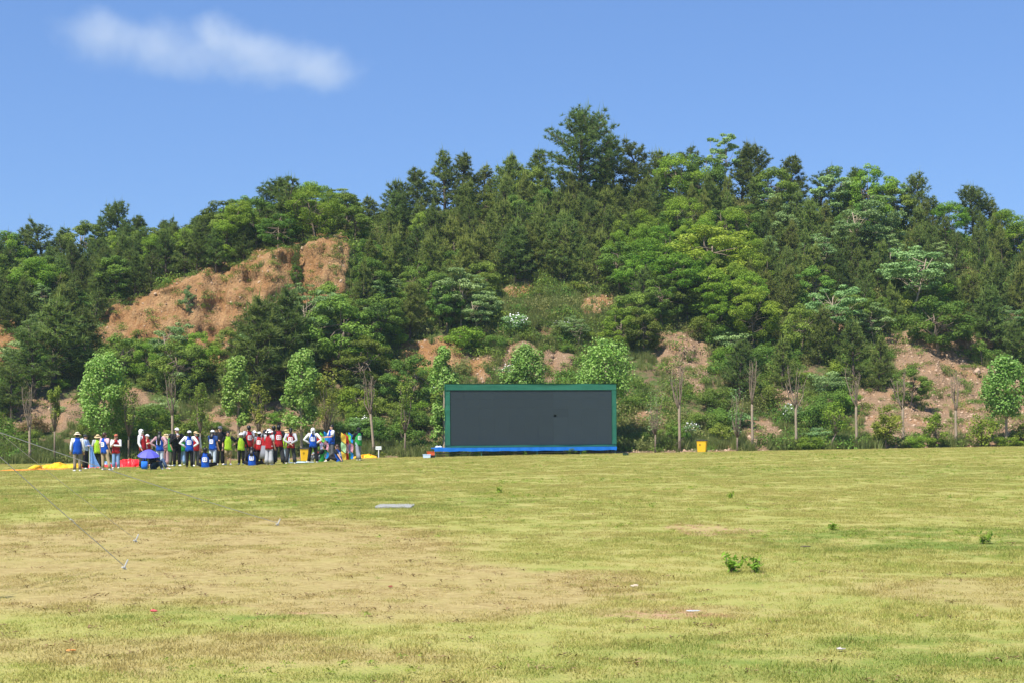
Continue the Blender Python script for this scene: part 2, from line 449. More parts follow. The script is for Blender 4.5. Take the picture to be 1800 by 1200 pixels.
def hill_sheet():
    ny, nx = HZ.shape
    row = HOR - (HZ - CAMZ) / HYG * F; pxg = np.repeat(PXS[None, :], ny, 0)
    b = bare(pxg, row)
    for _ in range(2):
        bp = np.pad(b, 1, 'edge'); b = (bp[1:-1, 1:-1] * 2 + bp[:-2, 1:-1] + bp[2:, 1:-1] + bp[1:-1, :-2] + bp[1:-1, 2:]) / 6
    strip = (1 - smooth(80.6, 81.6, HYG)) * 0.75 * smooth(-0.2, 0.3, fbm(HX * 0.25, HYG * 0.25, seed=31))
    b = np.maximum(b, strip)
    scree = np.maximum(smooth(1120, 1500, pxg), np.maximum(smooth(640, 700, row), (smooth(840, 880, pxg) * smooth(560, 600, row))))
    # broken relief on the bare faces: gullies, ledges, blocks
    X, Y, Z = HX.copy(), HYG.copy(), HZ.copy()
    gul = fbm(X * 0.55, Z * 0.10, Y * 0.1, seed=41, octv=4); led = fbm(X * 0.25, Z * 1.1, Y * 0.3, seed=42, octv=4)
    blk = np.abs(fbm(X * 1.3, Z * 1.3, Y * 1.0, seed=43, octv=3))
    rill = np.abs(fbm(X * 1.6, Z * 0.35, Y * 0.2, seed=46, octv=3))
    dY = b * (1.05 * gul + 0.30 * led + 0.20 * blk + 0.55 * rill) * smooth(84, 90, HYG)
    Y = Y - dY
    Z = Z + b * 0.10 * fbm(X * 1.7, Y * 1.7, seed=44, octv=3)
    V = np.stack([X, Y, Z], -1).reshape(-1, 3)
    i, j = np.meshgrid(np.arange(nx - 1), np.arange(ny - 1)); a = (j * nx + i).ravel()
    me = mesh_np('hillside', V, np.stack([a, a + 1, a + nx + 1, a + nx], 1), [M_HILL], True)
    for nm, arr in (('bare', b), ('scree', scree)):
        at = me.attributes.new(nm, 'FLOAT', 'POINT'); at.data.foreach_set('value', arr.astype(np.float32).ravel())
    tag(obj('hillside', me), kind='structure')
    return b, row, V.reshape(ny, nx, 3)
BARE, HROWS, HV = hill_sheet()

# ------------------------------------------------------------------ scattered stuff (instanced on points)
def scatter(name, pts, eul, scl, proto, label, cat=None):
    me = bpy.data.meshes.new(name); n = len(pts)
    me.vertices.add(n); me.vertices.foreach_set('co', np.asarray(pts, np.float32).ravel())
    a = me.attributes.new('turn', 'FLOAT_VECTOR', 'POINT'); a.data.foreach_set('vector', np.asarray(eul, np.float32).ravel())
    a = me.attributes.new('grow', 'FLOAT_VECTOR', 'POINT'); a.data.foreach_set('vector', np.asarray(scl, np.float32).ravel())
    o = obj(name, me)
    po = bpy.data.objects.new(name + '_tuft', proto)
    ng = bpy.data.node_groups.new(name, 'GeometryNodeTree')
    ng.interface.new_socket('Geometry', in_out='INPUT', socket_type='NodeSocketGeometry')
    ng.interface.new_socket('Geometry', in_out='OUTPUT', socket_type='NodeSocketGeometry')
    gi = ng.nodes.new('NodeGroupInput'); go = ng.nodes.new('NodeGroupOutput')
    ip = ng.nodes.new('GeometryNodeInstanceOnPoints'); oi = ng.nodes.new('GeometryNodeObjectInfo'); oi.inputs['Object'].default_value = po
    tu = ng.nodes.new('GeometryNodeInputNamedAttribute'); tu.data_type = 'FLOAT_VECTOR'; tu.inputs['Name'].default_value = 'turn'
    gr = ng.nodes.new('GeometryNodeInputNamedAttribute'); gr.data_type = 'FLOAT_VECTOR'; gr.inputs['Name'].default_value = 'grow'
    er = ng.nodes.new('FunctionNodeEulerToRotation')
    L = ng.links
    L.new(gi.outputs[0], ip.inputs['Points']); L.new(oi.outputs['Geometry'], ip.inputs['Instance'])
    L.new(tu.outputs['Attribute'], er.inputs[0]); L.new(er.outputs[0], ip.inputs['Rotation']); L.new(gr.outputs['Attribute'], ip.inputs['Scale'])
    L.new(ip.outputs[0], go.inputs[0])
    md = o.modifiers.new('scatter', 'NODES'); md.node_group = ng
    tag(o, label, cat, kind='stuff')
    return o

def blades(n, rad, h0, h1, w, lean=0.6, seed=1):
    r = np.random.default_rng(seed)
    a = r.uniform(0, 2 * np.pi, n); d = rad * np.sqrt(r.uniform(0, 1, n))
    b = np.stack([np.cos(a) * d, np.sin(a) * d, np.full(n, -0.01)], 1)
    t = r.uniform(0, 2 * np.pi, n); side = np.stack([np.cos(t), np.sin(t), np.zeros(n)], 1) * (w * r.uniform(0.6, 1.3, n))[:, None]
    ln = r.uniform(0, lean, n); la = r.uniform(0, 2 * np.pi, n); h = r.uniform(h0, h1, n)
    off = np.stack([np.cos(la) * ln, np.sin(la) * ln, np.ones(n)], 1) * h[:, None]
    mid = b + off * np.array([0.4, 0.4, 0.6]); tip = b + off
    V = np.stack([b - side / 2, b + side / 2, mid + side * 0.4, mid - side * 0.4, tip], 1).reshape(-1, 3)
    k = np.arange(n) * 5
    Fc = [(i, i + 1, i + 2, i + 3) for i in k] + [(i + 3, i + 2, i + 4) for i in k]
    return V, Fc, np.repeat(r.uniform(0, 1, n), 5)

def lawn_grass():
    V, Fc, ti = blades(120, 0.17, 0.012, 0.042, 0.0055, 1.3, 5)
    proto = mesh_np('grass_tuft', V, Fc, [M_BLADE], tint=ti)
    P = []; 
    for (y0, y1, den) in ((7.5, 16, 42), (16, 26, 30), (26, 40, 20), (40, 60, 13), (60, 78.8, 9)):
        w0, w1 = 0.40 * y0 + 2.0, 0.40 * y1 + 2.0
        n = int((w0 + w1) * (y1 - y0) * den)
        y = rng.uniform(y0, y1, n); x = rng.uniform(-1, 1, n) * (0.40 * y + 2.0)
        s = np.full(n, (42 / den) ** 0.38)
        P.append(np.stack([x, y, s], 1))
    P = np.concatenate(P); clump = fbm(P[:, 0] * 0.8, P[:, 1] * 0.8, seed=61, octv=3)
    patch = np.exp(-(((P[:, 0] + 5) / 4.5) ** 2 + ((P[:, 1] - 19) / 6.5) ** 2))
    patch = np.maximum(patch, np.exp(-(((P[:, 0] + 1.0) / 2.4) ** 2 + ((P[:, 1] - 15.3) / 2.6) ** 2)))
    keep = rng.uniform(0, 1, len(P)) < np.clip(0.85 + 0.5 * clump - 0.55 * patch, 0.2, 1)
    P = P[keep]; clump = clump[keep]; patch = patch[keep]
    z = zfield(P[:, 0], P[:, 1]); n = len(P)
    hs = np.clip(0.85 + 0.35 * clump + rng.normal(0, 0.25, n), 0.35, 1.6) * (1 - 0.5 * patch)
    scatter('grass', np.stack([P[:, 0], P[:, 1], z], 1), np.stack([np.zeros(n), np.zeros(n), rng.uniform(0, 6.28, n)], 1),
            np.stack([P[:, 2], P[:, 2], hs * (1 + 0.25 * smooth(20, 34, P[:, 1]))], 1), proto, 'short yellowish green grass covering the open field')
    # taller coarse tufts, sparse
    V, Fc, ti = blades(34, 0.12, 0.03, 0.085, 0.006, 0.9, 9)
    proto = mesh_np('coarse_tuft', V, Fc, [M_BLADE], tint=ti)
    y = 8 + 70 * rng.uniform(0, 1, 9000) ** 0.7; x = rng.uniform(-1, 1, 9000) * (0.40 * y + 2)
    d = fbm(x * 0.35, y * 0.35, seed=71, octv=3); k = (d > 0.45) & (np.exp(-(((x + 5) / 4.5) ** 2 + ((y - 19) / 6) ** 2)) < 0.35)
    x, y = x[k], y[k]; n = len(x); s = rng.uniform(0.5, 1.15, n)
    scatter('coarse_grass', np.stack([x, y, zfield(x, y)], 1), np.stack([rng.normal(0, .1, n), rng.normal(0, .1, n), rng.uniform(0, 6.28, n)], 1),
            np.stack([s, s, s], 1), proto, 'taller coarse grass tufts scattered over the field')
lawn_grass()

def unit(v): return v / np.maximum(np.linalg.norm(v, axis=-1, keepdims=True), 1e-9)
# ------------------------------------------------------------------ foliage builders
def unit(v): return v / np.maximum(np.linalg.norm(v, axis=-1, keepdims=True), 1e-9)

def leaves(C, Nrm, size, r, tint, aspect=0.55, droop=0.0):
    """diamond leaves folded a little along the midrib; C centres, Nrm normals"""
    n = len(C); rnd = unit(r.normal(0, 1, (n, 3)))
    u = unit(np.cross(Nrm, rnd)); u[:, 2] -= droop; u = unit(u); v = unit(np.cross(Nrm, u))
    s = (size * r.uniform(0.65, 1.3, n))[:, None]
    fold = Nrm * s * 0.10
    V = np.stack([C - u * s * 0.5, C + v * s * 0.5 * aspect + fold, C + u * s * 0.5, C - v * s * 0.5 * aspect + fold], 1).reshape(-1, 3)
    k = np.arange(n) * 4
    Fc = np.concatenate([np.stack([k, k + 1, k + 2], 1), np.stack([k, k + 2, k + 3], 1)])
    return V, Fc, np.repeat(tint, 4)

def limb_geo(g, a, b, r0, r1, r, bend=0.12, n=4, sides=5):
    a = Vector(a); b = Vector(b); L = (b - a).length
    off = Vector(r.normal(0, 1, 3)) * L * bend
    pts = [a.lerp(b, t) + off * math.sin(math.pi * t) for t in np.linspace(0, 1, n)]
    g.loft(pts, [r0 + (r1 - r0) * t for t in np.linspace(0, 1, n)], sides, ref=(1, 0.2, 0))

def broad_proto(seed, h, w, cb, nclump, nleaf, size, mat, bark=None, flat=0.6, clump=(0.14, 0.26), lobes=None, trunk_r=0.09, hollow=0.6, top=0.8):
    """broadleaf tree: crown of leaf clumps on limbs. h height, w crown width, cb crown base height"""
    r = np.random.default_rng(seed); ch = h - cb; g = Geo(); nleaf = int(nleaf * 1.45)
    Cc = []
    while len(Cc) < nclump:
        d = unit(r.normal(0, 1, 3)); q = r.uniform(hollow, 1.0) ** 0.6
        p = d * q
        zz = (p[2] + 1) / 2
        wid = w / 2 * (1.0 if zz < 0.55 else 1.0 - (1 - top) * (zz - 0.55) / 0.45) * r.uniform(0.75, 1.12)
        Cc.append((p[0] * wid, p[1] * wid, cb + ch * (0.08 + 0.84 * zz)))
    Cc = np.array(Cc); rad = r.uniform(clump[0], clump[1], nclump) * w * 0.62
    top_pt = Vector((r.normal(0, .08) * w, r.normal(0, .08) * w, cb + ch * 0.62))
    g.loft([(0, 0, -0.5), (0.02, 0, 0.25 * cb + .05), tuple(top_pt * 0.5), tuple(top_pt)], [trunk_r * 1.25, trunk_r, trunk_r * 0.75, trunk_r * 0.3], 7)
    for c in Cc[: max(6, nclump // 2)]:
        t = r.uniform(0.35, 0.95); a = Vector((top_pt.x * t, top_pt.y * t, top_pt.z * t))
        limb_geo(g, a, c, trunk_r * 0.4, trunk_r * 0.10, r)
    wts = rad ** 2; cnt = np.maximum((wts / wts.sum() * nleaf).astype(int), 8)
    C, N, T = [], [], []
    for c, ra, m in zip(Cc, rad, cnt):
        d = unit(r.normal(0, 1, (m, 3))); q = r.uniform(0.25, 1.0, m) ** 0.5
        p = d * (q * ra)[:, None]; p[:, 2] *= flat
        C.append(p + c); nn = unit(d * 0.7 + np.array([0, 0, 0.75]) + r.normal(0, 0.45, (m, 3))); N.append(nn)
        T.append(np.clip(r.uniform(0.1, 0.9) + r.normal(0, 0.18, m), 0, 1))
    V, Fc, ti = leaves(np.concatenate(C), np.concatenate(N), size * 0.84, r, np.concatenate(T), droop=0.15)
    return g.mesh('trunk', bark or M_BARK, sm=True), mesh_np('crown', V, Fc, [mat], tint=ti)

def pine_proto(seed, h, w, cb, mat, mature=False, tl=0.30, whorl=0.36, per=6, candle=0.35):
    """pine: whorled branches carrying needle tufts and upright shoots"""
    r = np.random.default_rng(seed); g = Geo()
    bx, by = r.normal(0, 0.05, 2) * h
    def axis(t): return np.array([bx * t * t, by * t * t, h * t])
    g.loft([(0, 0, -0.5)] + [tuple(axis(t)) for t in (0.1, 0.35, 0.65, 0.98)], [0.024 * h, 0.02 * h, 0.016 * h, 0.010 * h, 0.003 * h], 7)
    P, A = [], []
    z = cb
    while z < h * 0.985:
        t = z / h; q = (t - cb / h) / (1 - cb / h)
        if mature: prof = (0.55 + 0.45 * math.sin(math.pi * min(1, q * 0.9 + 0.15))) * (1 - 0.55 * q ** 3) * (0.35 + 0.65 * (q > 0.05))
        else: prof = (1 - q) ** 0.62 * (0.72 + 0.28 * min(1, q * 4))
        for k in range(per if q < 0.85 else 4):
            an = r.uniform(0, 2 * math.pi); L = w / 2 * prof * r.uniform(0.55 if mature else 0.72, 1.15) + 0.12
            el = R(r.uniform(8, 30) + 38 * q)
            dr = np.array([math.cos(an) * math.cos(el), math.sin(an) * math.cos(el), math.sin(el)])
            o = axis(t)
            if L > 0.5: limb_geo(g, o, o + dr * L * 0.92, 0.0055 * h, 0.0018 * h, r, 0.05, 3, 4)
            m = max(2, int(L / 0.17))
            for s in range(m):
                f = 0.30 + 0.70 * (s + r.uniform(0, 0.8)) / m
                sd = np.array([-math.sin(an), math.cos(an), 0]) * r.normal(0, 0.20) * L * (1.15 - f * 0.6)
                p = o + dr * L * f + sd + np.array([0, 0, abs(r.normal(0, 0.07))])
                P.append(p); A.append(unit(dr * 0.55 + np.array([0, 0, 0.8]) + r.normal(0, 0.3, 3)))
        z += whorl * r.uniform(0.7, 1.25)
    P = np.array(P); A = np.array(A); n = len(P); K = 18
    ti = np.clip(r.uniform(0, 0.62, n), 0, 1)
    base = np.repeat(P, K, 0); d = unit(np.repeat(A, K, 0) * 0.75 + unit(r.normal(0, 1, (n * K, 3))) * 0.95)
    ln = (tl * r.uniform(0.6, 1.15, n * K))[:, None]
    sd = unit(np.cross(d, r.normal(0, 1, (n * K, 3)))) * 0.024
    V = np.stack([base - sd, base + sd, base + d * ln], 1).reshape(-1, 3); T = np.repeat(ti, K * 3)
    # pale upright shoots
    m = r.uniform(0, 1, n) < candle; q = P[m]; k = len(q)
    up = unit(np.array([0, 0, 1.0]) + r.normal(0, 0.10, (k, 3))); hh = (tl * r.uniform(0.8, 1.7, k) * (1 + 1.1 * smooth(0.72, 0.98, q[:, 2] / h)))[:, None]
    V2, T2 = [], np.repeat(r.uniform(0.8, 1.0, k), 6)
    s1 = unit(np.cross(up, r.normal(0, 1, (k, 3)))) * 0.022; s2 = np.cross(up, s1)
    V2 = np.stack([q - s1, q + s1, q + up * hh, q - s2, q + s2, q + up * hh], 1).reshape(-1, 3)
    V = np.concatenate([V, V2]); T = np.concatenate([T, T2])
    Fc = np.arange(len(V)).reshape(-1, 3)
    return g.mesh('trunk', M_BARK_DARK, sm=True), mesh_np('crown', V, Fc, [mat], tint=T)

L_PINE = leaf_mat('pine_needles', (0.064, 0.112, 0.028), (0.26, 0.33, 0.080), 0.6, 0.34, 0.2, 0.018, 0.25)
L_PINE_OLIVE = leaf_mat('pine_needles_olive', (0.088, 0.135, 0.028), (0.33, 0.38, 0.090), 0.6, 0.36, 0.2, 0.02, 0.22)
L_BRIGHT = leaf_mat('camphor_leaves', (0.125, 0.245, 0.022), (0.29, 0.42, 0.050), 0.6, 0.38, 0.15, 0.02, 0.18)
L_MID = leaf_mat('scrub_leaves', (0.090, 0.165, 0.028), (0.215, 0.31, 0.050), 0.6, 0.34, 0.15, 0.03, 0.28)
L_PALE = leaf_mat('pale_leaves', (0.14, 0.24, 0.075), (0.32, 0.45, 0.17), 0.6, 0.34, 0.15, 0.02, 0.2)
L_YELLOW = leaf_mat('yellow_green_leaves', (0.14, 0.20, 0.03), (0.30, 0.35, 0.055), 0.6, 0.38, 0.15, 0.02, 0.2)
L_PLANE = leaf_mat('plane_leaves', (0.15, 0.30, 0.038), (0.37, 0.51, 0.15), 0.5, 0.36, 0.2, 0.015, 0.15)
L_LIME = leaf_mat('lime_leaves', (0.21, 0.34, 0.026), (0.40, 0.52, 0.07), 0.5, 0.4, 0.3, 0.02, 0.15)
L_RUST = leaf_mat('rusty_leaves', (0.13, 0.08, 0.035), (0.22, 0.17, 0.06), 0.6, 0.3, 0.2, 0.02, 0.2)
M_FLOWER = plain('white_blossom', (0.78, 0.78, 0.74), 0.6, 0.2, 0.05)

PINES = [pine_proto(s, h, w, cb, L_PINE, m, 0.30, wh, p, c) for s, h, w, cb, m, wh, p, c in
         ((1, 5.4, 3.6, 0.7, False, .36, 6, .35), (2, 5.0, 3.2, 0.8, False, .36, 6, .3), (3, 6.2, 3.4, 1.0, True, .42, 6, .25))]
OLIVES = [pine_proto(s, h, w, cb, L_PINE_OLIVE, False, 0.28, .33, 6, .5) for s, h, w, cb in ((11, 4.6, 3.4, 0.5), (12, 5.0, 3.0, 0.6), (13, 4.2, 3.2, 0.4))]
BIG_PINES = [pine_proto(21, 7.4, 6.4, 1.4, L_PINE, True, 0.32, .46, 8, .2), pine_proto(22, 6.6, 4.2, 1.2, L_PINE, True, 0.32, .45, 7, .25)]
BRIGHTS = [broad_proto(s, h, w, cb, n, nl, sz, L_BRIGHT) for s, h, w, cb, n, nl, sz in
           ((31, 5.0, 4.2, 0.4, 58, 9000, 0.145), (32, 4.6, 3.4, 0.4, 46, 7500, 0.14), (33, 5.6, 3.8, 0.5, 54, 8500, 0.15))]
LIMES = [broad_proto(36, 4.4, 3.4, 0.4, 46, 6800, 0.14, L_LIME)]
MIDS = [broad_proto(s, h, w, cb, n, nl, sz, L_MID, flat=0.55) for s, h, w, cb, n, nl, sz in
        ((41, 4.0, 3.6, 0.3, 44, 6400, 0.16), (42, 3.8, 3.2, 0.3, 38, 5800, 0.15), (43, 4.6, 3.4, 0.4, 40, 6000, 0.16))]
AIRY = [broad_proto(s, h, w, cb, n, nl, sz, L_PALE, M_BARK_PALE, flat=0.35, clump=(0.12, 0.24), hollow=0.3, trunk_r=0.06) for s, h, w, cb, n, nl, sz in
        ((51, 5.2, 4.2, 1.0, 42, 3600, 0.19), (52, 4.6, 3.6, 0.9, 36, 3000, 0.18), (53, 5.6, 3.4, 1.4, 34, 2800, 0.19))]
def shrub_proto(seed, h, w, n, nl, sz, mat, flat=0.7):
    return broad_proto(seed, h, w, 0.05, n, nl, sz, mat, flat=flat, trunk_r=0.03, hollow=0.25, clump=(0.2, 0.34))
SHRUBS = [shrub_proto(61, 1.5, 2.2, 20, 2600, 0.12, L_MID), shrub_proto(62, 1.2, 1.9, 16, 2200, 0.11, L_BRIGHT), shrub_proto(63, 1.9, 2.0, 20, 2400, 0.13, L_MID),
          shrub_proto(64, 1.4, 2.0, 15, 1500, 0.13, L_PALE, 0.4), shrub_proto(65, 1.3, 1.8, 14, 1700, 0.11, L_YELLOW)]
RUSTY = shrub_proto(66, 1.2, 1.8, 14, 1200, 0.11, L_RUST)

MARKS = [(-200, 'left frame edge'), (52, 'left edge bare tree'), (96, 'slim young tree'), (140, 'beige hat person'), (183, 'largest plane tree'), (226, 'sparse young tree'), (262, 'purple umbrella'), (303, 'black suit person'), (352, 'sitting blue bib'), (387, 'grey cap person'),
         (420, 'narrow plane tree'), (455, 'white cap red bib'), (490, 'tallest red bib'), (530, 'red bibs plane tree'), (573, 'left flag poles'), (612, 'right flag poles'), (657, 'small white sign'), (712, 'sign side young tree'), (781, 'screen left edge'), (850, 'screen left half'),
         (924, 'screen middle'), (1000, 'screen right half'), (1068, 'screen right end'), (1150, 'twiggy grey tree'), (1194, 'bin side bare tree'), (1236, 'right yellow bin'), (1285, 'blue grey stone'), (1322, 'tall bare tree'), (1399, 'wide fork bare tree'), (1458, 'crooked small tree'),
         (1557, 'round clipped tree'), (1612, 'low clipped shrub'), (1680, 'scree bare tree'), (1726, 'bushy small tree'), (1769, 'right edge plane tree'), (1830, 'right frame edge')]
PEND = []
def where(px, row, sky=False):
    m = min(MARKS, key=lambda q: abs(q[0] - px))[1]
    b = 'on the skyline over' if sky else 'near the crest over' if row < 430 else 'on upper slope over' if row < 520 else 'on middle slope over' if row < 620 else 'low on slope over' if row < 710 else 'at slope foot by'
    return b + ' ' + m
def settle_labels():
    by = {}
    for o, look, px, row, sky in PEND: by.setdefault(look + ' ' + where(px, row, sky), []).append((px, o))
    ORD = ['leftmost', 'second from left', 'third from left', 'fourth from left', 'fifth from left', 'sixth from left', 'seventh from left', 'eighth from left', 'ninth from left', 'tenth from left', 'eleventh from left', 'twelfth from left', 'thirteenth from left', 'fourteenth from left', 'fifteenth from left', 'sixteenth from left', 'seventeenth from left', 'eighteenth from left', 'nineteenth from left', 'twentieth from left', 'third from right', 'second from right', 'rightmost']
    for lab, lst in by.items():
        lst.sort(key=lambda q: q[0])
        for i, (px, o) in enumerate(lst): o['label'] = lab if len(lst) == 1 else lab + ', ' + (ORD[i] if i < len(ORD) else 'towards the right')
def plant(name, proto, loc, sx, sz, label, cat, group=None, rz=None, names=('trunk', 'crown')):
    t = empty(name, loc, random.uniform(0, 6.28) if rz is None else rz); t.scale = (sx, sx, sz)
    for nm, me in zip(names, proto): obj(nm, me, t)
    return tag(t, label, cat, group)

def h_of(proto): return max(v.co.z for v in proto[1].vertices)
PH = {}
def ph(proto):
    k = proto[1].name
    if k not in PH:
        a = np.zeros(len(proto[1].vertices) * 3, np.float32); proto[1].vertices.foreach_get('co', a); a = a.reshape(-1, 3)
        PH[k] = (float(np.percentile(a[:, 2], 99.8)), float(np.percentile(np.abs(a[:, 0]), 97)) * 2)
    return PH[k]

# --- named trees along the skyline: (px, top row, kind, width factor, label)
def zone_words(px):
    for lim, w in ((170, 'far left end'), (400, 'above the left end of the clay cliff'), (640, 'above the clay cliff'), (800, 'just right of the clay cliff'),
                   (960, 'left of the tallest pine'), (1110, 'around the tallest pine'), (1260, 'right of the tallest pine'), (1450, 'right shoulder of the hill'), (1640, 'far right crest'), (1900, 'right end of the crest')):
        if px < lim: return w
used_labels = {}
SKY = [(-40, 420, 'p', 1), (12, 405, 'p', .9), (42, 396, 'p', .8), (76, 386, 'p', 1), (112, 398, 'p', 1), (150, 386, 'm', 1), (180, 378, 'p', .9), (206, 350, 'P', 1), (242, 376, 'p', .9),
       (290, 386, 'p', .9), (330, 392, 'p', .9), (372, 360, 'p', 1.1), (345, 380, 'p', 1), (425, 345, 'b', 1.2), (455, 352, 'b', 1), (490, 307, 'P', 1.25), (545, 318, 'b', 1.25), (515, 330, 'p', 1.2), (598, 330, 'a', 1.15), (580, 345, 'm', 1.0),
       (650, 345, 'o', 1), (690, 315, 'o', 1), (735, 293, 'p', 1), (782, 262, 'p', 1), (812, 268, 'p', 1), (850, 288, 'o', 1), (880, 274, 'o', 1), (912, 272, 'o', .9), (945, 262, 'p', 1),
       (935, 290, 'm', .8), (1020, 182, 'G', 1.25), (1078, 236, 'o', 1.1), (1128, 240, 'p', 1.1), (1165, 262, 'o', 1.1), (1208, 252, 'p', .9), (1200, 268, 'b', 1.1), (1272, 232, 'a', .9), (1240, 272, 'm', 1), (1325, 248, 'P', 1.0),
       (1305, 262, 'p', 1), (1388, 272, 'p', 1), (1360, 290, 'm', 1), (1440, 290, 'p', .9), (1470, 292, 'a', 1.1), (1505, 292, 'p', 1), (1530, 290, 'b', 1.1), (1568, 308, 'a', 1), (1606, 302, 'P', .9), (1570, 325, 'm', 1), (1640, 345, 'p', 1), (1672, 352, 'b', 1),
       (1712, 322, 'P', 1.1), (1740, 348, 'p', 1), (1772, 368, 'b', 1.1), (1800, 390, 'b', 1.1), (1830, 400, 'm', 1.1), (1860, 415, 'p', 1.1)]
KIND = {'p': (PINES, 'pine_tree', 'pine'), 'o': (OLIVES, 'pine_tree', 'pine'), 'P': (BIG_PINES[1:], 'pine_tree', 'pine'), 'G': (BIG_PINES[:1], 'pine_tree', 'pine'), 'b': (BRIGHTS, 'broadleaf_tree', 'tree'), 'l': (LIMES, 'broadleaf_tree', 'tree'),
        'm': (MIDS, 'broadleaf_tree', 'tree'), 'a': (AIRY, 'broadleaf_tree', 'tree')}
LOOK = {'p': 'dark pine', 'o': 'olive pine with pale shoots', 'P': 'tall layered dark pine', 'G': 'tallest broad dark pine', 'b': 'bright green leafy tree', 'l': 'yellowish lime green tree',
        'm': 'mid green bushy tree', 'a': 'pale airy tree'}
def crest_at(px):
    best = None
    for y in np.arange(100, 119.5, 0.5):
        z = zhill(px, y); r = HOR - (z - CAMZ) / y * F
        if best is None or r < best[0]: best = (r, y, z)
    return best
for px, top, k, wf in SKY:
    r, y, z = crest_at(px); y = y - random.uniform(0.0, 3.0) - (2.0 if k in 'bm' else 0); z = zhill(px, y)
    pr = random.choice(KIND[k][0]); hm = max(2.4, CAMZ + (HOR - top) / F * y - z); s = hm / ph(pr)[0]
    lab = f'{LOOK[k]} on the skyline, {zone_words(px)}' if k != 'G' else 'tallest broad dark pine crowning the hilltop'
    o = plant(KIND[k][1], pr, ((px - 900) / F * y, y, z - 0.1), (0.45 * s + 0.55) * wf * (1.25 if k in 'po' else 1.0), s, lab, KIND[k][2], 'trees along the skyline')
    if k != 'G': PEND.append((o, LOOK[k], px, 0, True))

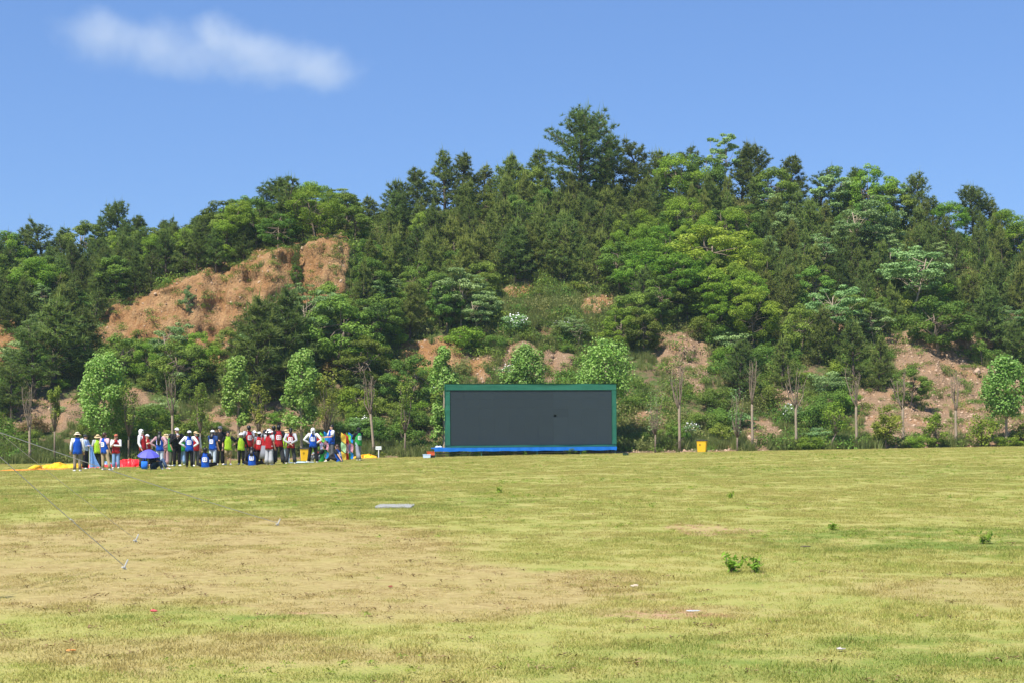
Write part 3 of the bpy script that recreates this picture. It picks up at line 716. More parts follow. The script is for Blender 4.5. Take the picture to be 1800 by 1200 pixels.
# --- hand-placed prominent slope trees: (px, base row, top row, kind, width factor, label)
SLOPE = [(215, 668, 585, 'm', 1.1, 'mid green tree at the left foot of the clay cliff'), (300, 668, 566, 'a', 1.0, 'airy pale tree against the lower clay cliff'), (350, 672, 582, 'b', .9, 'bright green tree at the right foot of the left cliff face'), (540, 592, 498, 'a', 1.0, 'airy pale tree in front of the cliff below its top face'), (578, 588, 495, 'm', 1.0, 'mid green tree under the right end of the cliff'), (400, 640, 575, 'm', .9, 'small mid green tree left of the large dark pine'), (905, 500, 398, 'p', 1.4, 'dark pine above the left end of the ledge'), (845, 505, 400, 'o', 1.2, 'olive pine left of the ledge above the airy tree'), (945, 470, 362, 'o', 1.2, 'olive pine behind the broad dark pine'), (1050, 508, 405, 'o', 1.2, 'olive pine right of the broad dark pine over the ledge'),
 (1092, 522, 425, 'm', 1.2, 'mid green tree at the right end of the ledge'), (880, 452, 350, 'o', 1.1, 'olive pine high above the ledge, left one'), (1005, 442, 340, 'o', 1.2, 'olive pine straight below the tallest pine'), (800, 480, 380, 'o', 1.2, 'olive pine above the airy tree left of the outcrop'),
 (1060, 430, 330, 'o', 1.2, 'olive pine right below the tallest pine'), (1110, 470, 372, 'p', 1.2, 'dark pine left of the bright green grove'), (1120, 420, 320, 'o', 1.2, 'olive pine high on the slope right of the tallest pine'), (425, 455, 352, 'b', 1.1, 'bright green tree at the clay cliff rim beside the dark pine'), (395, 470, 385, 'b', 1.0, 'smaller bright green tree at the lower left rim of the clay cliff'),
 (500, 436, 315, 'p', 1.45, 'bushy dark pine standing on the rim of the clay cliff'), (555, 425, 325, 'b', 1.1, 'bright green rounded tree right of the dark pine on the cliff rim'), (605, 415, 335, 'm', 1.0, 'mid green tree above the bare top of the clay cliff'),
 (745, 450, 372, 'l', .8, 'lime green tree standing out among the pines right of the cliff'), (985, 500, 375, 'p', 1.5, 'broad dark pine on the slope above the grassy ledge'), (1245, 520, 394, 'l', 1.55, 'large lime green tree in the middle of the right slope'),
 (1190, 560, 445, 'b', 1.3, 'large bright green tree below the lime tree'), (1250, 575, 470, 'b', 1.4, 'broad bright green tree above the centre scar'), (1300, 590, 490, 'b', 1.1, 'bright green tree right of the centre scar trees'), (1150, 520, 420, 'b', 1.2, 'bright green tree left of the large lime tree'),
 (1295, 590, 540, 'l', .7, 'small lime green bush tree above the centre scar'), (1195, 520, 480, 'l', .5, 'narrow yellow green sapling among the bright green trees'),
 (1520, 480, 345, 'a', 1.1, 'tall pale tree with layered leaves on the right slope'), (1605, 560, 430, 'a', 1.2, 'wide pale green tree on the right slope above the scree'), (1465, 610, 500, 'a', 1.1, 'pale tree with visible forked limbs above the bare trees'), (1380, 450, 360, 'a', .8, 'slender pale tree at the right shoulder'),
 (810, 590, 470, 'a', 1.15, 'airy pale tree left of the rock outcrop'), (850, 560, 500, 'm', 1.0, 'mid green bush tree beside the airy tree'), (665, 625, 515, 'm', 1.2, 'leafy mid green tree below the right end of the cliff'), (640, 700, 590, 'm', 1.2, 'leafy green tree behind the bare tree near the flags'), (720, 720, 620, 'm', 1.0, 'bushy green tree left of the screen'),
 (450, 720, 520, 'p', 1.4, 'large dark pine in front of the clay cliff'), (500, 690, 505, 'p', 1.35, 'dark pine beside the large one in front of the cliff'), (545, 640, 510, 'a', 1.0, 'airy green tree below the cliff face'), (590, 650, 520, 'm', 1.1, 'green tree at the foot of the right cliff end'), (330, 580, 505, 'a', .6, 'thin sapling growing on the clay cliff face'),
 (320, 692, 596, 'm', 1.1, 'green tree at the foot of the left cliff face'), (260, 672, 600, 'b', 1.0, 'bright green bush tree at the cliff foot'), (95, 680, 520, 'p', 1.7, 'broad dark pine at the left edge slope'), (60, 700, 560, 'p', 1.5, 'dark bushy pine low on the left slope'), (150, 660, 540, 'p', 1.3, 'dark pine left of the cliff foot'), (20, 740, 630, 'p', 1.4, 'low dark pine at the left edge of the slope'),
 (1300, 700, 595, 'p', 1.3, 'spreading green pine right of the centre scar'), (1375, 690, 590, 'o', 1.2, 'olive pine behind the bare trees'), (1440, 640, 540, 'o', 1.1, 'olive pine above the low trees right of centre'), (1500, 680, 560, 'p', 1.2, 'dark green pine behind the right bare trees'), (1545, 690, 590, 'o', 1.0, 'olive pine left of the scree slope'), (1600, 720, 640, 'm', 1.0, 'round dark green bush tree on the scree slope'),
 (1650, 620, 520, 'm', 1.2, 'green tree at the top of the scree slope'), (1740, 620, 500, 'p', 1.3, 'dark pine above the right scree'), (1780, 650, 560, 'p', 1.3, 'dark pine at the right edge above the scree'), (1130, 560, 470, 'p', 1.2, 'dark round pine left of the bright green trees'), (520, 480, 432, 'o', .7, 'small pine clinging to the cliff top face'), (520, 505, 466, 'm', .6, 'small dark bush on the cliff face'), (600, 470, 440, 'o', .7, 'small pine at the right edge of the cliff face')]
for px, base, top, k, wf, lab in SLOPE:
    p = on_hill(px, base); pr = random.choice(KIND[k][0]); hm = (base - top) / F * p.y; s = hm / ph(pr)[0]
    plant(KIND[k][1], pr, (p.x, p.y, p.z - 0.1), s * wf, s, lab, KIND[k][2])

# --- the rest of the wood, spread over the slope
def zone(px, row):
    if px < 620 and row < 545: return 'ppppmb', 'left wood above the clay cliff'
    if 620 <= px < 1080 and row < 525: return 'oooooppm', 'pine slope between cliff and hilltop'
    if px < 1330 and row < 430: return 'oooop', 'pine slope under the hilltop'
    if 1080 <= px < 1330: return 'bbmmb', 'bright green grove on the right slope'
    if px >= 1330 and row < 600: return 'oopamp', 'mixed wood on the right slope'
    return 'mmao', 'lower slope'
def near_bare(px, row, h):
    q = np.array([[px, row], [px - 15, row], [px + 15, row], [px, row - h * 0.3], [px, row - h * 0.6], [px, row - h * 0.85]])
    return float(bare(q[:, 0], q[:, 1]).max()) > 0.4
nwood = 0
for row in np.arange(345, 625, 25):
    for px in np.arange(-120, 1930, 40):
        x = px + random.uniform(-19, 19); r = row + random.uniform(-11, 11)
        cr = crest_at(x)[0]
        if r < cr + 14: continue
        kinds, words = zone(x, r); k = random.choice(kinds)
        p = on_hill(x, r); hm = random.uniform(2.9, 4.4) if k in 'pob' else random.uniform(2.3, 3.6)
        if near_bare(x, r, hm * F / p.y): continue
        if 860 < x < 1090 and 505 < r < 610: continue
        if 560 < r and 1330 < x and random.random() < 0.35: continue
        if x < 640 and r > 540 and random.random() < 0.45: continue
        pr = random.choice(KIND[k][0]); s = hm / ph(pr)[0]
        lab = f'{LOOK[k]} in the {words}'
        PEND.append((plant(KIND[k][1], pr, (p.x, p.y, p.z - 0.1), s * random.uniform(0.85, 1.1), s, lab, KIND[k][2], 'trees of the ' + words), LOOK[k], x, r, False)); nwood += 1

# --- close wall of trees on the plateau behind the cliff rim
for dy in (0.7, 3.0, 6.0, 9.5):
    for px in np.arange(-130, 640, 30):
        x = px + random.uniform(-13, 13); y = (99.3 if x > 200 else 97.5) + dy + random.uniform(-.6, .8)
        if x > 540 and dy < 2: continue
        k = random.choice('ppppppmb'); hm = random.uniform(2.6, 4.0) * (0.8 if x > 470 else 1.0); pr = random.choice(KIND[k][0]); s = hm / ph(pr)[0]
        lab = f'{LOOK[k]} in the left wood behind the cliff rim'
        PEND.append((plant(KIND[k][1], pr, ((x - 900) / F * y, y, zhill(x, y) - 0.1), s * random.uniform(1.0, 1.25), s, lab, KIND[k][2], 'trees of the left wood behind the cliff rim'), LOOK[k], x, HOR - (zhill(x, y) - CAMZ) / y * F, False))

# --- shrubs on the lower slope
nshr = 0
SH_LOOK = {0: 'dark green leafy shrub', 1: 'bright green low shrub', 2: 'tall dark green shrub', 3: 'pale loose shrub', 4: 'yellowish green shrub', 5: 'rust brown half-dry shrub'}
def shrub_zone(px, row):
    if px < 320: a = 'left of the clay cliff foot'
    elif px < 780: a = 'behind the group of people'
    elif px < 1110: a = 'on the ledge above the screen'
    elif px < 1500: a = 'around the centre scar'
    else: a = 'on the right scree slope'
    return a + (', at the slope foot' if row > 735 else ', midway up' if row > 640 else ', high up')
for row in np.arange(520, 790, 20):
    for px in np.arange(-60, 1880, 36):
        x = px + random.uniform(-17, 17); r = row + random.uniform(-9, 9)
        if 800 < x < 1070 and r > 690: continue
        if 0 < r < 590 and not (850 < x < 1120 or x > 1500) : continue
        nb = float(bare(np.array([x]), np.array([r]))[0])
        if nb > 0.4 and random.random() < 0.88: continue
        if 850 < x < 1130 and r < 690 and random.random() < 0.5: continue
        if 1125 < x < 1262 and 600 < r < 750 and random.random() < 0.8: continue
        if x > 1480 and r > 600 and random.random() < 0.35: continue
        up = float(bare(np.array([x, x]), np.array([r - 18, r - 34])).max())
        if nb <= 0.4 and up > 0.4 and random.random() < 0.7: continue
        if random.random() < (0.45 if x > 1100 and r > 640 else 0.25): continue
        p = on_hill(x, r); i = random.choices(range(5), (4, 3, 3, 2, 1.5))[0]
        if random.random() < 0.04: i = 5
        pr = RUSTY if i == 5 else SHRUBS[i]
        hm = random.uniform(0.7, 1.7) * (0.75 if 850 < x < 1130 else 1.0) * (0.5 if nb > 0.4 else 1); s = hm / ph(pr)[0]
        lab = f'{SH_LOOK[i]} {shrub_zone(x, r)}'
        PEND.append((plant('shrub', pr, (p.x, p.y, p.z - 0.05), s * random.uniform(0.9, 1.35), s, lab, 'shrub', 'shrubs ' + shrub_zone(x, r), names=('stem', 'foliage')), SH_LOOK[i], x, r, False)); nshr += 1
settle_labels()
print('wood', nwood, 'shrubs', nshr)

# ------------------------------------------------------------------ row of planted trees at the edge of the field
def edge(px, y=80.8):
    return Vector(((px - 900) / F * y, y, float(zhill(px, y))))

def plane_tree(px, top, bottom, wpx, label, seed, y=80.8, lean=0.0, nl=3000, size=0.135):
    nl = int(nl * 2.3)
    p = edge(px, y); k = F / y; zt = CAMZ + (HOR - top) / k - p.z; zb = CAMZ + (HOR - bottom) / k - p.z; w = wpx / k
    r = np.random.default_rng(seed); g = Geo(); t = empty('plane_tree', p, 0)
    ax = lambda f: Vector((lean * f * f * zt, 0.0, zt * f))
    g.loft([(0, 0, -0.3)] + [tuple(ax(f)) for f in (0.05, 0.3, 0.6, 0.95)], [0.095, 0.085, 0.07, 0.05, 0.012], 8)
    C, N, T = [], [], []; nc = 46
    for i in range(nc):
        f = (i + r.uniform(0, 1)) / nc; z = zb + (zt - zb) * f
        rr = w / 2 * (math.sin(math.pi * min(1, 0.16 + 0.80 * f)) ** 0.6) * r.uniform(0.5, 1.0)
        a = r.uniform(0, 6.283); o = ax(z / zt); c = np.array([o.x + math.cos(a) * rr, math.sin(a) * rr, z])
        limb_geo(g, ax(max(0.12, (z - 0.45 - 0.3 * rr) / zt)), c, 0.022, 0.007, r, 0.06)
        m = nl // nc; d = unit(r.normal(0, 1, (m, 3))); ra = w * 0.185 * r.uniform(0.75, 1.25)
        C.append(c + d * (ra * r.uniform(0.2, 1, m) ** 0.5)[:, None] * np.array([1, 1, 1.15])); N.append(unit(d * 0.6 + np.array([0, -0.1, 0.6]) + r.normal(0, 0.5, (m, 3))))
        T.append(np.clip(r.uniform(0, 1, m) ** 1.6, 0, 1))
    V, Fc, ti = leaves(np.concatenate(C), np.concatenate(N), size, r, np.concatenate(T), 0.85, 0.25)
    g.build('trunk', M_BARK_PALE, t, True); obj('crown', mesh_np('crown', V, Fc, [L_PLANE], tint=ti), t)
    return tag(t, label, 'tree', 'leafy planted trees along the field edge')

plane_tree(183, 628, 752, 84, 'largest leafy plane tree, standing behind the people at the far left', 101, nl=4200)
plane_tree(420, 632, 740, 52, 'narrow leafy plane tree leaning left behind the people in lime vests', 102, lean=-0.03, nl=2800)
plane_tree(530, 622, 748, 62, 'leafy plane tree behind the people in red vests', 103, nl=3400)
plane_tree(781, 614, 770, 50, 'leafy plane tree at the left edge of the screen', 104, nl=3000)
plane_tree(924, 614, 690, 66, 'leafy plane tree crown rising over the middle of the screen', 105, y=81.2, nl=2600)
plane_tree(1065, 608, 690, 88, 'leafy plane tree crown over the right end of the screen', 106, y=81.2, nl=3000)
plane_tree(1769, 634, 722, 74, 'leafy plane tree with clear trunk at the right edge', 107, nl=3200)

def bare_tree(px, top, fork, label, seed, nb=5, y=80.8, spread=0.55, lean=0.0, tie=True, sprouts=0):
    p = edge(px, y); k = F / y; zt = CAMZ + (HOR - top) / k - p.z; zf = CAMZ + (HOR - fork) / k - p.z
    r = np.random.default_rng(seed); g = Geo(); t = empty('bare_tree', p, 0)
    g.loft([(0, 0, -0.3), (0.02 + lean * .3, 0, zf * 0.35), (lean * .6, 0.02, zf * 0.7), (lean, 0, zf), (lean, 0, zf + 0.12)], [0.088, 0.076, 0.070, 0.074, 0.045], 9)
    g.build('trunk', M_BARK_MID, t, True)
    for i in range(nb):
        a = 2 * math.pi * i / nb + r.uniform(-.5, .5); h = (zt - zf) * r.uniform(0.55, 1.0) * (1.06 if i == 0 else 1); sp = spread * r.uniform(0.35, 1.15) * (0.25 if i == 0 else 1); g = Geo()
        o = Vector((lean, 0, zf - r.uniform(0, .25))); d = Vector((math.cos(a), math.sin(a) * 0.7, 0)); wb = lambda k: Vector((r.normal(0, .035), r.normal(0, .03), 0)) * k
        pts = [o, o + d * sp * 0.30 + Vector((0, 0, h * 0.2)) + wb(1), o + d * sp * 0.62 + Vector((0, 0, h * 0.45)) + wb(1.5), o + d * sp * .85 + Vector((0, 0, h * 0.75)) + wb(1.5), o + d * sp + Vector((0, 0, h)) + wb(1)]
        g.loft(pts, [0.05, 0.036, 0.028, 0.019, 0.007], 6)
        for q in range(9):
            f = r.uniform(0.3, 0.98); b = pts[1].lerp(pts[4], f); e = b + Vector((r.normal(0, .16), r.normal(0, .1), r.uniform(0.2, 0.55)))
            limb_geo(g, b, e, 0.010, 0.004, r, 0.08, 3, 4)
        g.build('branch', M_BARK, t, True)
    if tie:
        g = Geo(); g.loft([(-0.30, -0.12, 0.35), (0.05, -0.11, 0.62), (0.30, -0.1, 0.80)], [0.014] * 3, 5); g.build('stake', M_BARK_DARK, t)
    if sprouts:
        C = r.normal(0, 1, (sprouts, 3)) * np.array([spread * .55, spread * .4, (zt - zf) * 0.28]) + np.array([lean, 0, zf + (zt - zf) * 0.35])
        V, Fc, ti = leaves(C, unit(r.normal(0, 1, (sprouts, 3)) + np.array([0, 0, .6])), 0.11, r, r.uniform(0, 1, sprouts))
        obj('sprouts', mesh_np('sprouts', V, Fc, [L_YELLOW], tint=ti), t)
    return tag(t, label, 'tree', 'pruned bare trees along the field edge')

bare_tree(52, 655, 752, 'bare pruned tree with three upright limbs at the left edge', 201, 4)
bare_tree(303, 640, 730, 'bare pruned tree behind the man in the black suit', 202, 4, sprouts=60)
bare_tree(657, 645, 728, 'bare pruned tree with leaning trunk beside the small white sign', 203, 6, lean=-0.18, spread=0.6)
bare_tree(1194, 640, 714, 'bare pruned tree left of the right yellow bin', 204, 6)
bare_tree(1322, 626, 712, 'tall bare pruned tree right of the right yellow bin', 205, 5)
bare_tree(1399, 640, 714, 'bare pruned tree with wide fork right of centre', 206, 5, spread=0.8)
bare_tree(1505, 640, 712, 'bare pruned tree left of the round clipped tree', 207, 5, spread=0.75)
bare_tree(1587, 645, 716, 'bare pruned tree right of the round clipped tree', 208, 5, spread=0.8)
bare_tree(1680, 648, 722, 'bare pruned tree before the scree slope near the right edge', 209, 5, spread=0.45)

def small_tree(px, top, bottom, wpx, label, seed, mat, y=80.6, nl=1800, size=0.12, base=None, stems=3, lean=0.0, up=True, name='young_tree', bark=None):
    p = edge(px, y); k = F / y; zt = CAMZ + (HOR - top) / k - p.z; zb = CAMZ + (HOR - bottom) / k - p.z; w = wpx / k
    r = np.random.default_rng(seed); g = Geo(); t = empty(name, p, 0)
    zf = max(0.25, zb * 0.7)
    g.loft([(0, 0, -0.3), (lean * .5, 0, zf * .6), (lean, 0, zf + .05)], [0.06, 0.05, 0.04], 7)
    C, N, T = [], [], []; nc = 22
    for i in range(nc):
        f = r.uniform(0, 1); z = zb + (zt - zb) * f; a = r.uniform(0, 6.283)
        rr = w / 2 * math.sqrt(max(0.05, 1 - (2 * f - 1) ** 2)) * r.uniform(0.3, 0.9) if not up else w / 2 * (0.45 + 0.5 * f) * r.uniform(0.2, 0.95) * (1 if f < .8 else .7)
        c = np.array([lean + math.cos(a) * rr, math.sin(a) * rr, z])
        limb_geo(g, (lean, 0, zf), c, 0.022, 0.006, r, 0.05, 4, 4)
        m = nl // nc; d = unit(r.normal(0, 1, (m, 3))); ra = w * (0.20 if not up else 0.15) * r.uniform(0.7, 1.3)
        C.append(c + d * (ra * r.uniform(0.1, 1, m) ** 0.5)[:, None] * np.array([1, 1, 0.8 if not up else 1.5])); N.append(unit(d * 0.6 + np.array([0, 0, 0.6]) + r.normal(0, 0.5, (m, 3))))
        T.append(np.clip(r.uniform(0, 1) + r.normal(0, .2, m), 0, 1))
    V, Fc, ti = leaves(np.concatenate(C), np.concatenate(N), size, r, np.concatenate(T), 0.6, 0.1)
    g.build('trunk', bark or M_BARK, t, True); obj('crown', mesh_np('crown', V, Fc, [mat], tint=ti), t)
    return tag(t, label, 'tree', 'small planted trees along the field edge')

small_tree(96, 680, 735, 34, 'slim yellowish green young tree left of the largest plane tree', 301, L_YELLOW, nl=1500)
small_tree(226, 668, 750, 56, 'sparse yellowish young tree right of the largest plane tree', 302, L_YELLOW, nl=1300)
small_tree(352, 672, 742, 44, 'sparse yellowish young tree behind the sitting man', 303, L_YELLOW, nl=1200)
small_tree(455, 674, 742, 48, 'upright thin young tree behind the man in the grey shirt', 304, L_YELLOW, nl=1200)
small_tree(573, 655, 745, 52, 'upright thin young tree behind the man with folded arms', 305, L_YELLOW, nl=1200)
small_tree(712, 668, 745, 44, 'upright thin young tree between sign and screen', 306, L_YELLOW, nl=1200)
small_tree(1557, 713, 765, 54, 'round clipped small tree with yellow green crown', 307, L_YELLOW, nl=2600, up=False)
small_tree(1458, 708, 752, 52, 'crooked small tree leaning right before the wide fork tree', 308, L_BRIGHT, nl=1300, up=False, lean=0.35)
small_tree(1152, 682, 752, 52, 'twiggy grey green small tree right of the screen', 309, L_PALE, nl=650, size=0.08, up=True)
small_tree(1296, 684, 760, 44, 'twiggy thin small tree left of the tall bare tree', 310, L_PALE, nl=500, size=0.09, up=True)
small_tree(1643, 728, 785, 42, 'dark green dense small tree beside the low bright shrub', 311, L_BRIGHT, nl=2000, up=False)
small_tree(1726, 728, 785, 52, 'bushy small tree left of the right edge plane tree', 312, L_BRIGHT, nl=1700, up=False)
small_tree(1798, 745, 785, 40, 'yellow green small tree cut by the right edge of the picture', 313, L_YELLOW, nl=1600, up=False)
for i, (px, h, w, lab) in enumerate(((1612, 0.75, 1.5, 'low bright green clipped shrub before the scree slope'), (1772, 0.6, 1.7, 'low bright green clipped shrub under the right edge plane tree'),
                                     (1420, 0.8, 1.6, 'low bright green shrub right of the wide fork tree'), (560, 0.8, 1.2, 'low green shrub behind the left yellow bin'))):
    pr = SHRUBS[1]; plant('shrub', pr, edge(px, 80.3), w / ph(pr)[1], h / ph(pr)[0], lab, 'shrub', names=('stem', 'foliage'))

# flowering shrubs: leafy mesh with white blossom clusters
def flowering(px, row, h, label, seed):
    p = on_hill(px, row); r = np.random.default_rng(seed); pr = SHRUBS[3]
    t = plant('flowering_shrub', pr, p, h / ph(pr)[0], h / ph(pr)[0], label, 'shrub', 'white flowering shrubs', names=('stem', 'foliage'))
    n = 90; C = unit(r.normal(0, 1, (n, 3))) * r.uniform(.5, 1, n)[:, None] * np.array([.9, .9, .55]) + np.array([0, 0, .95])
    V, Fc, ti = leaves(C, unit(r.normal(0, .5, (n, 3)) + np.array([0, -.6, .7])), 0.10, r, r.uniform(0, 1, n), 1.0)
    obj('blossom', mesh_np('blossom', V, Fc, [M_FLOWER]), t)
for i, (px, row, h, lab) in enumerate(((905, 590, 1.3, 'white flowering shrub above the rock outcrop'), (992, 592, 1.0, 'white flowering shrub in the middle of the ledge'), (1100, 505, 1.2, 'white flowering shrub high under the pines'),
        (895, 668, .9, 'white flowering shrub just above the screen top'), (1395, 745, 1.1, 'white flowering shrub between the bare trees'), (757, 720, 1.2, 'white flowering shrub left of the screen'), (1215, 770, .8, 'white flowering shrub behind the right yellow bin'), (640, 765, 1.0, 'white flowering shrub behind the person in the green vest'))):
    flowering(px, row, h, lab, 400 + i)

# ------------------------------------------------------------------ low weeds and dry leaf litter in the lawn
def lawn_weeds():
    r = np.random.default_rng(87); n = 26; a = r.uniform(0, 6.28, n); d = r.uniform(.01, .07, n)
    C = np.stack([np.cos(a) * d, np.sin(a) * d, r.uniform(.008, .035, n)], 1)
    V, Fc, ti = leaves(C, unit(np.stack([np.cos(a) * .5, np.sin(a) * .5, np.ones(n)], 1) + r.normal(0, .3, (n, 3))), 0.026, r, r.uniform(0, 1, n), .6)
    proto = mesh_np('rosette', V, Fc, [leaf_mat('lawn_weed', (0.19, 0.27, 0.04), (0.31, 0.37, 0.07), .65, .35, .1)], tint=ti)
    y = 8 + 66 * rng.uniform(0, 1, 26000) ** 0.8; x = rng.uniform(-1, 1, len(y)) * (0.40 * y + 2)
    f = fbm(x * 0.5, y * 0.5, seed=131, octv=4) + 0.9 * np.exp(-(((x - 6.2) / 3) ** 2 + ((y - 21.5) / 2.6) ** 2)) + .5 * np.exp(-(((x + 2.5) / 1.5) ** 2 + ((y - 12.7) / .5) ** 2)) - 1.2 * np.exp(-(((x + 4) / 5) ** 2 + ((y - 17.5) / 6) ** 2))
    k = f + rng.normal(0, .35, len(y)) > 0.85; x, y = x[k], y[k]; n = len(x); s = rng.uniform(.4, 1.0, n) * (1 + .6 * smooth(18, 40, y))
    scatter('lawn_weeds', np.stack([x, y, zfield(x, y) + .005], 1), np.stack([np.zeros(n), np.zeros(n), rng.uniform(0, 6.28, n)], 1), np.stack([s, s, s * 1.3], 1), proto, 'low broad-leaved weeds growing in patches in the lawn')
    n = 7; V, Fc, ti = leaves(r.normal(0, .035, (n, 3)) * np.array([1, 1, .1]) + np.array([0, 0, .012]), unit(r.normal(0, .35, (n, 3)) + np.array([0, 0, 1.])), .045, r, r.uniform(0, 1, n), .35)
    proto = mesh_np('dry_leaf', V, Fc, [leaf_mat('dry_leaf', (0.10, 0.065, 0.03), (0.30, 0.21, 0.10), .7, .1)], tint=ti)
    y = 8 + 50 * rng.uniform(0, 1, 5200); x = rng.uniform(-1, 1, len(y)) * (0.40 * y + 2); k = rng.uniform(-.4, .7, len(y)) < fbm(x * .6, y * .6, seed=141) + .5 * np.exp(-(((x + 4) / 4.5) ** 2 + ((y - 17) / 6) ** 2)); x, y = x[k], y[k]; n = len(x); s = rng.uniform(.4, 1.3, n)
    scatter('dry_litter', np.stack([x, y, zfield(x, y) + .004], 1), np.stack([np.zeros(n), np.zeros(n), rng.uniform(0, 6.28, n)], 1), np.stack([s, s, s], 1), proto, 'dry leaf bits scattered over the lawn')
lawn_weeds()

# ------------------------------------------------------------------ undergrowth and scree on the slope
def hill_points(n, want_bare, ylo=80.2, yhi=119, pxlo=-150, pxhi=1950):
    out = []
    while len(out) < n:
        k = 6000; i = rng.integers(0, len(YS) - 1, k); j = rng.integers(0, len(PXS) - 1, k)
        # area weight: prefer steep/wide cells
        m = (YS[i] > ylo) & (YS[i] < yhi) & (PXS[j] > pxlo) & (PXS[j] < pxhi)
        cell = (YS[i + 1] - YS[i]) + np.abs(HZ[i + 1, j] - HZ[i, j]); m &= rng.uniform(0, 0.75, k) < cell
        b = BARE[i, j]; m &= (b > 0.6) if want_bare else ((b < 0.35) | (rng.uniform(0, 1, k) < 0.035))
        i, j = i[m], j[m]; u, v = rng.uniform(0, 1, (2, len(i), 1))
        p = (HV[i, j] * (1 - u) + HV[i, j + 1] * u) * (1 - v) + (HV[i + 1, j] * (1 - u) + HV[i + 1, j + 1] * u) * v
        out += list(p)
    return np.array(out[:n])

def slope_cover():
    r = np.random.default_rng(77); n = 130
    C = r.normal(0, 1, (n, 3)) * np.array([.30, .30, .10]) + np.array([0, 0, .20]); C[:, 2] = np.abs(C[:, 2])
    V, Fc, ti = leaves(C, unit(r.normal(0, .6, (n, 3)) + np.array([0, 0, .7])), 0.11, r, r.uniform(0, 1, n))
    proto = mesh_np('scrub_tuft', V, Fc, [L_MID], tint=ti)
    proto2 = mesh_np('dry_scrub_tuft', V, Fc, [leaf_mat('dry_scrub', (0.15, 0.17, 0.05), (0.30, 0.30, 0.10), 0.6, 0.35)], tint=ti)
    p = hill_points(13000, False); rw = HOR - (p[:, 2] - CAMZ) / p[:, 1] * F; cl = fbm(p[:, 0] * 0.45, p[:, 1] * 0.45, p[:, 2] * 0.45, seed=93)
    p = p[(rw < 600) | (cl > -0.05)]; cl = fbm(p[:, 0] * 0.3, p[:, 1] * 0.3, p[:, 2] * 0.3, seed=95) + rng.normal(0, .3, len(p))
    for nm, q, pt, lb in (('undergrowth', p[cl < 0.25], proto, 'tangled green undergrowth covering the hillside'), ('dry_undergrowth', p[cl >= 0.25], proto2, 'pale dry undergrowth patches on the hillside')):
        n = len(q); s = rng.uniform(0.5, 1.4, n)
        scatter(nm, q, np.stack([rng.normal(0, .15, n), rng.normal(0, .15, n), rng.uniform(0, 6.28, n)], 1), np.stack([s, s, s * rng.uniform(.8, 1.6, n)], 1), pt, lb)
    V, Fc, ti = blades(70, 0.22, 0.2, 0.65, 0.022, 0.55, 19)
    proto = mesh_np('weed_tuft', V, Fc, [leaf_mat('weed_blades', (0.10, 0.15, 0.03), (0.24, 0.26, 0.09), 0.6, 0.35)], tint=ti)
    q = hill_points(9000, False); d = fbm(q[:, 0] * 0.3, q[:, 1] * 0.3, seed=91); keep = (d > -0.15) | (q[:, 1] < 84); q = q[keep]
    base = hill_points(2600, False, 80.0, 83.0); ledge = hill_points(1600, False, 94.0, 105.0, 850, 1140); q = np.concatenate([q, base, ledge]); n = len(q); s = rng.uniform(0.5, 1.2, n)
    scatter('tall_weeds', q, np.stack([rng.normal(0, .12, n), rng.normal(0, .12, n), rng.uniform(0, 6.28, n)], 1), np.stack([s, s, s], 1), proto, 'tall weeds and grass growing on the slope and its foot')
    # broken stones on the bare faces
    bm = bmesh.new(); bmesh.ops.create_icosphere(bm, subdivisions=1, radius=0.5)
    for v in bm.verts: v.co = Vector((v.co.x * random.uniform(.7, 1.25), v.co.y * random.uniform(.6, 1.1), v.co.z * random.uniform(.4, .8)))
    me = bpy.data.meshes.new('stone'); bm.to_mesh(me); bm.free()
    t = NT('scree_stone'); oi = t.new('ShaderNodeObjectInfo').outputs['Random']; nn = t.noise(t.pos(), 5, 4)
    t.base(t.mix(nn, t.mix(oi, (0.30, 0.18, 0.10), (0.42, 0.31, 0.22)), (0.48, 0.34, 0.23)), 0.9, 0.15); me.materials.append(t.mat)
    p = hill_points(9000, True); px = 900 + F * p[:, 0] / p[:, 1]; keep = (px > 820) | (rng.uniform(0, 1, len(p)) < 0.2); p = p[keep]; n = len(p)
    s = 0.02 + 0.11 * rng.uniform(0, 1, n) ** 6 + 0.03 * rng.uniform(0, 1, n)
    scatter('rubble', p, rng.uniform(0, 6.28, (n, 3)), np.stack([s, s, s], 1) * 2.0, me, 'broken stones lying on the bare earth slopes')
    # low weeds dotted over the bare soil
    p = hill_points(800, True); n = len(p); s = rng.uniform(0.35, 1.0, n)
    scatter('sparse_weeds', p, np.stack([np.zeros(n), np.zeros(n), rng.uniform(0, 6.28, n)], 1), np.stack([s, s, s], 1), bpy.data.meshes['scrub_tuft'], 'sparse green weeds dotted over the bare earth')
slope_cover()

def boulder(px, row, d, label, seed, col=(0.42, 0.30, 0.21)):
    p = on_hill(px, row); r = np.random.default_rng(seed); bm = bmesh.new(); bmesh.ops.create_icosphere(bm, subdivisions=3, radius=d / 2)
    sc = r.uniform(0.6, 1.2, 3); sc[2] *= 0.7
    for v in bm.verts:
        c = np.array(v.co) / d; k = 1 + 0.28 * float(fbm(c[0] * 3, c[1] * 3, c[2] * 3, seed=seed, octv=3))
        v.co = Vector((v.co.x * sc[0] * k, v.co.y * sc[1] * k, v.co.z * sc[2] * k))
    me = bpy.data.meshes.new('boulder'); bm.to_mesh(me); bm.free(); me.materials.append(plain('boulder_%02d' % (seed % 3), col, 0.9, 0.15, 0.3, 3, bump=0.7))
    tag(obj('boulder', me, None, p), label, 'boulder')
boulder(1157, 588, .55, 'pale boulder at the upper rim of the centre scar', 501); boulder(1142, 583, .4, 'small boulder left of the pale one at the centre scar rim', 502)
